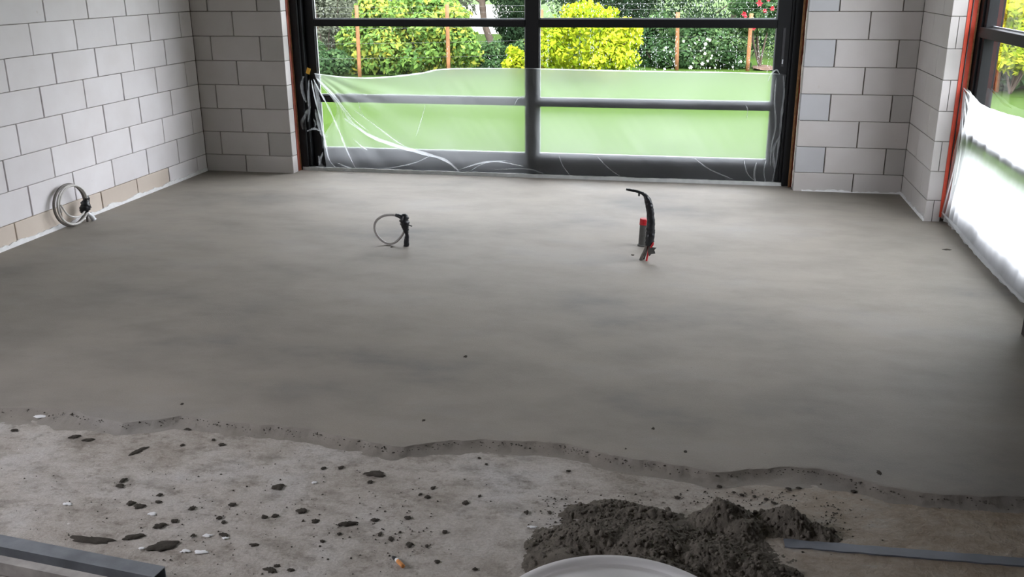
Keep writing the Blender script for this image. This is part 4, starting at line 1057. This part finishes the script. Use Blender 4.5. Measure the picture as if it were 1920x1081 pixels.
# undergrowth behind the big shrub and pale wall beyond
shrub('background_shrub', 'dim olive undergrowth behind the big spotted shrub', 720, 10, 23.5, 2.6, 0.6, 0.7, 1.1, 50, 0.4, 16000, 0.05, 'leaf_pale', 23)
shrub('background_shrub', 'dark undergrowth left and right of the pale gap below the tree', 965, 70, 23.0, 0.34, 0.5, 0.35, 0.45, 16, 0.2, 5000, 0.045, 'leaf_dark', 24)
box('far_wall', -8.0, on_y(958, 75, 29.0).x, 29.0, 29.3, GZ, 0.75, 'farwall', label='pale far wall glimpsed through the gap beside the tree trunk', cat='garden wall')
def sky_block_tree(x, y, h, w_, seed):
    root = empty('sky_block_tree', (x, y, GZ), label='dark leafy tree around the garden edge, mostly unseen, put in to block sky light', cat='tree', group='sky-blocking trees around the edge of the garden')
    r = random.Random(seed)
    cl = [(Vector((x + r.gauss(0, w_ * 0.3), y + r.gauss(0, 0.8), GZ + r.uniform(1.0, h))), r.uniform(0.9, 1.5), 0.9, r.uniform(0.8, 1.4)) for _ in range(44)]
    foliage(root, cl, 6000, 0.32, 'leaf_dark', seed, 0.3, 0.3, aspect=0.45)
    o = link('trunk', tube_mesh('trunk', [Vector((x, y, GZ)), Vector((x + 0.1, y, h * 0.5)), Vector((x, y, h * 0.9))], [0.25, 0.18, 0.06], 10), 'bark', root, smooth=True); o.location = -root.location
for i in range(11):  # low parts show through gaps; height raised to block sky
    sky_block_tree(-30 + i * 3.9 + random.uniform(-.6, .6), 33 + random.uniform(-1, 1), random.uniform(15, 18), 3.4, 300 + i)
for i, (x, y) in enumerate(((-14.0, 25.5), (-13.0, 20), (-13.5, 16.5), (-14.5, 13), (-15, 9.5))):  # unseen trees added to dim the sky on the left
    sky_block_tree(x, y, random.uniform(11, 13), 3.2, 340 + i)
for i, (x, y) in enumerate(((11.5, 3.2), (12, -0.2), (12.5, -3.6), (13, -7))):  # unseen trees added to darken the far corner of the left wall
    sky_block_tree(x, y, random.uniform(5.0, 5.6), 3.0, 360 + i)
for i in range(6):  # unseen low row added to darken the upper left wall
    sky_block_tree(18.5 + random.uniform(-.5, .5), 3.5 + i * 2.8, random.uniform(2.6, 3.1), 3.6, 380 + i)
# bare soil strip under the hedge on the right
link('soil_bed', grid('soil_bed', 0.9, 3.6, 18.25, 19.0, 40, 14, lambda x, y: GZ + 0.03 + 0.05 * noise.noise(Vector((x * 4, y * 4, 0)))), 'soil', smooth=True, label='strip of reddish bare soil at the right end of the fence', cat='soil bed')
# seen through the side window
def on_xy(u, v, y): return on_y(u, v, y)
shrub('yellow_shrub', 'bright yellow shrub seen through the side window', 1912, 60, 15.2, 0.42, 0.5, 0.78, 0.50, 26, 0.17, 6000, 0.055, 'leaf_yellow', 31, 0.45)
shrub('dark_shrub', 'dark green shrub below the yellow one seen through the side window', 1915, 125, 15.9, 0.95, 0.5, 0.35, 0.50, 26, 0.25, 9000, 0.05, 'leaf_mid', 32)
shrub('background_shrub', 'tall green bush at the back of the view through the side window', 1890, 5, 18.5, 1.3, 0.6, 1.0, 1.0, 40, 0.3, 14000, 0.05, 'leaf_mid', 33)
st = empty('garden_stake', on_y(1873, 160, 15.4), label='single orange garden stake seen through the side window', cat='stake')
st.location.z = GZ
pa, pb = on_y(1872, 150, 15.4), on_y(1884, 40, 15.4); pa.z = GZ
o = link('stake', tube_mesh('stake', [pa, pa.lerp(pb, 0.5), pb], 0.03, 8, n=2), 'wood', st, smooth=True); o.location = -st.location
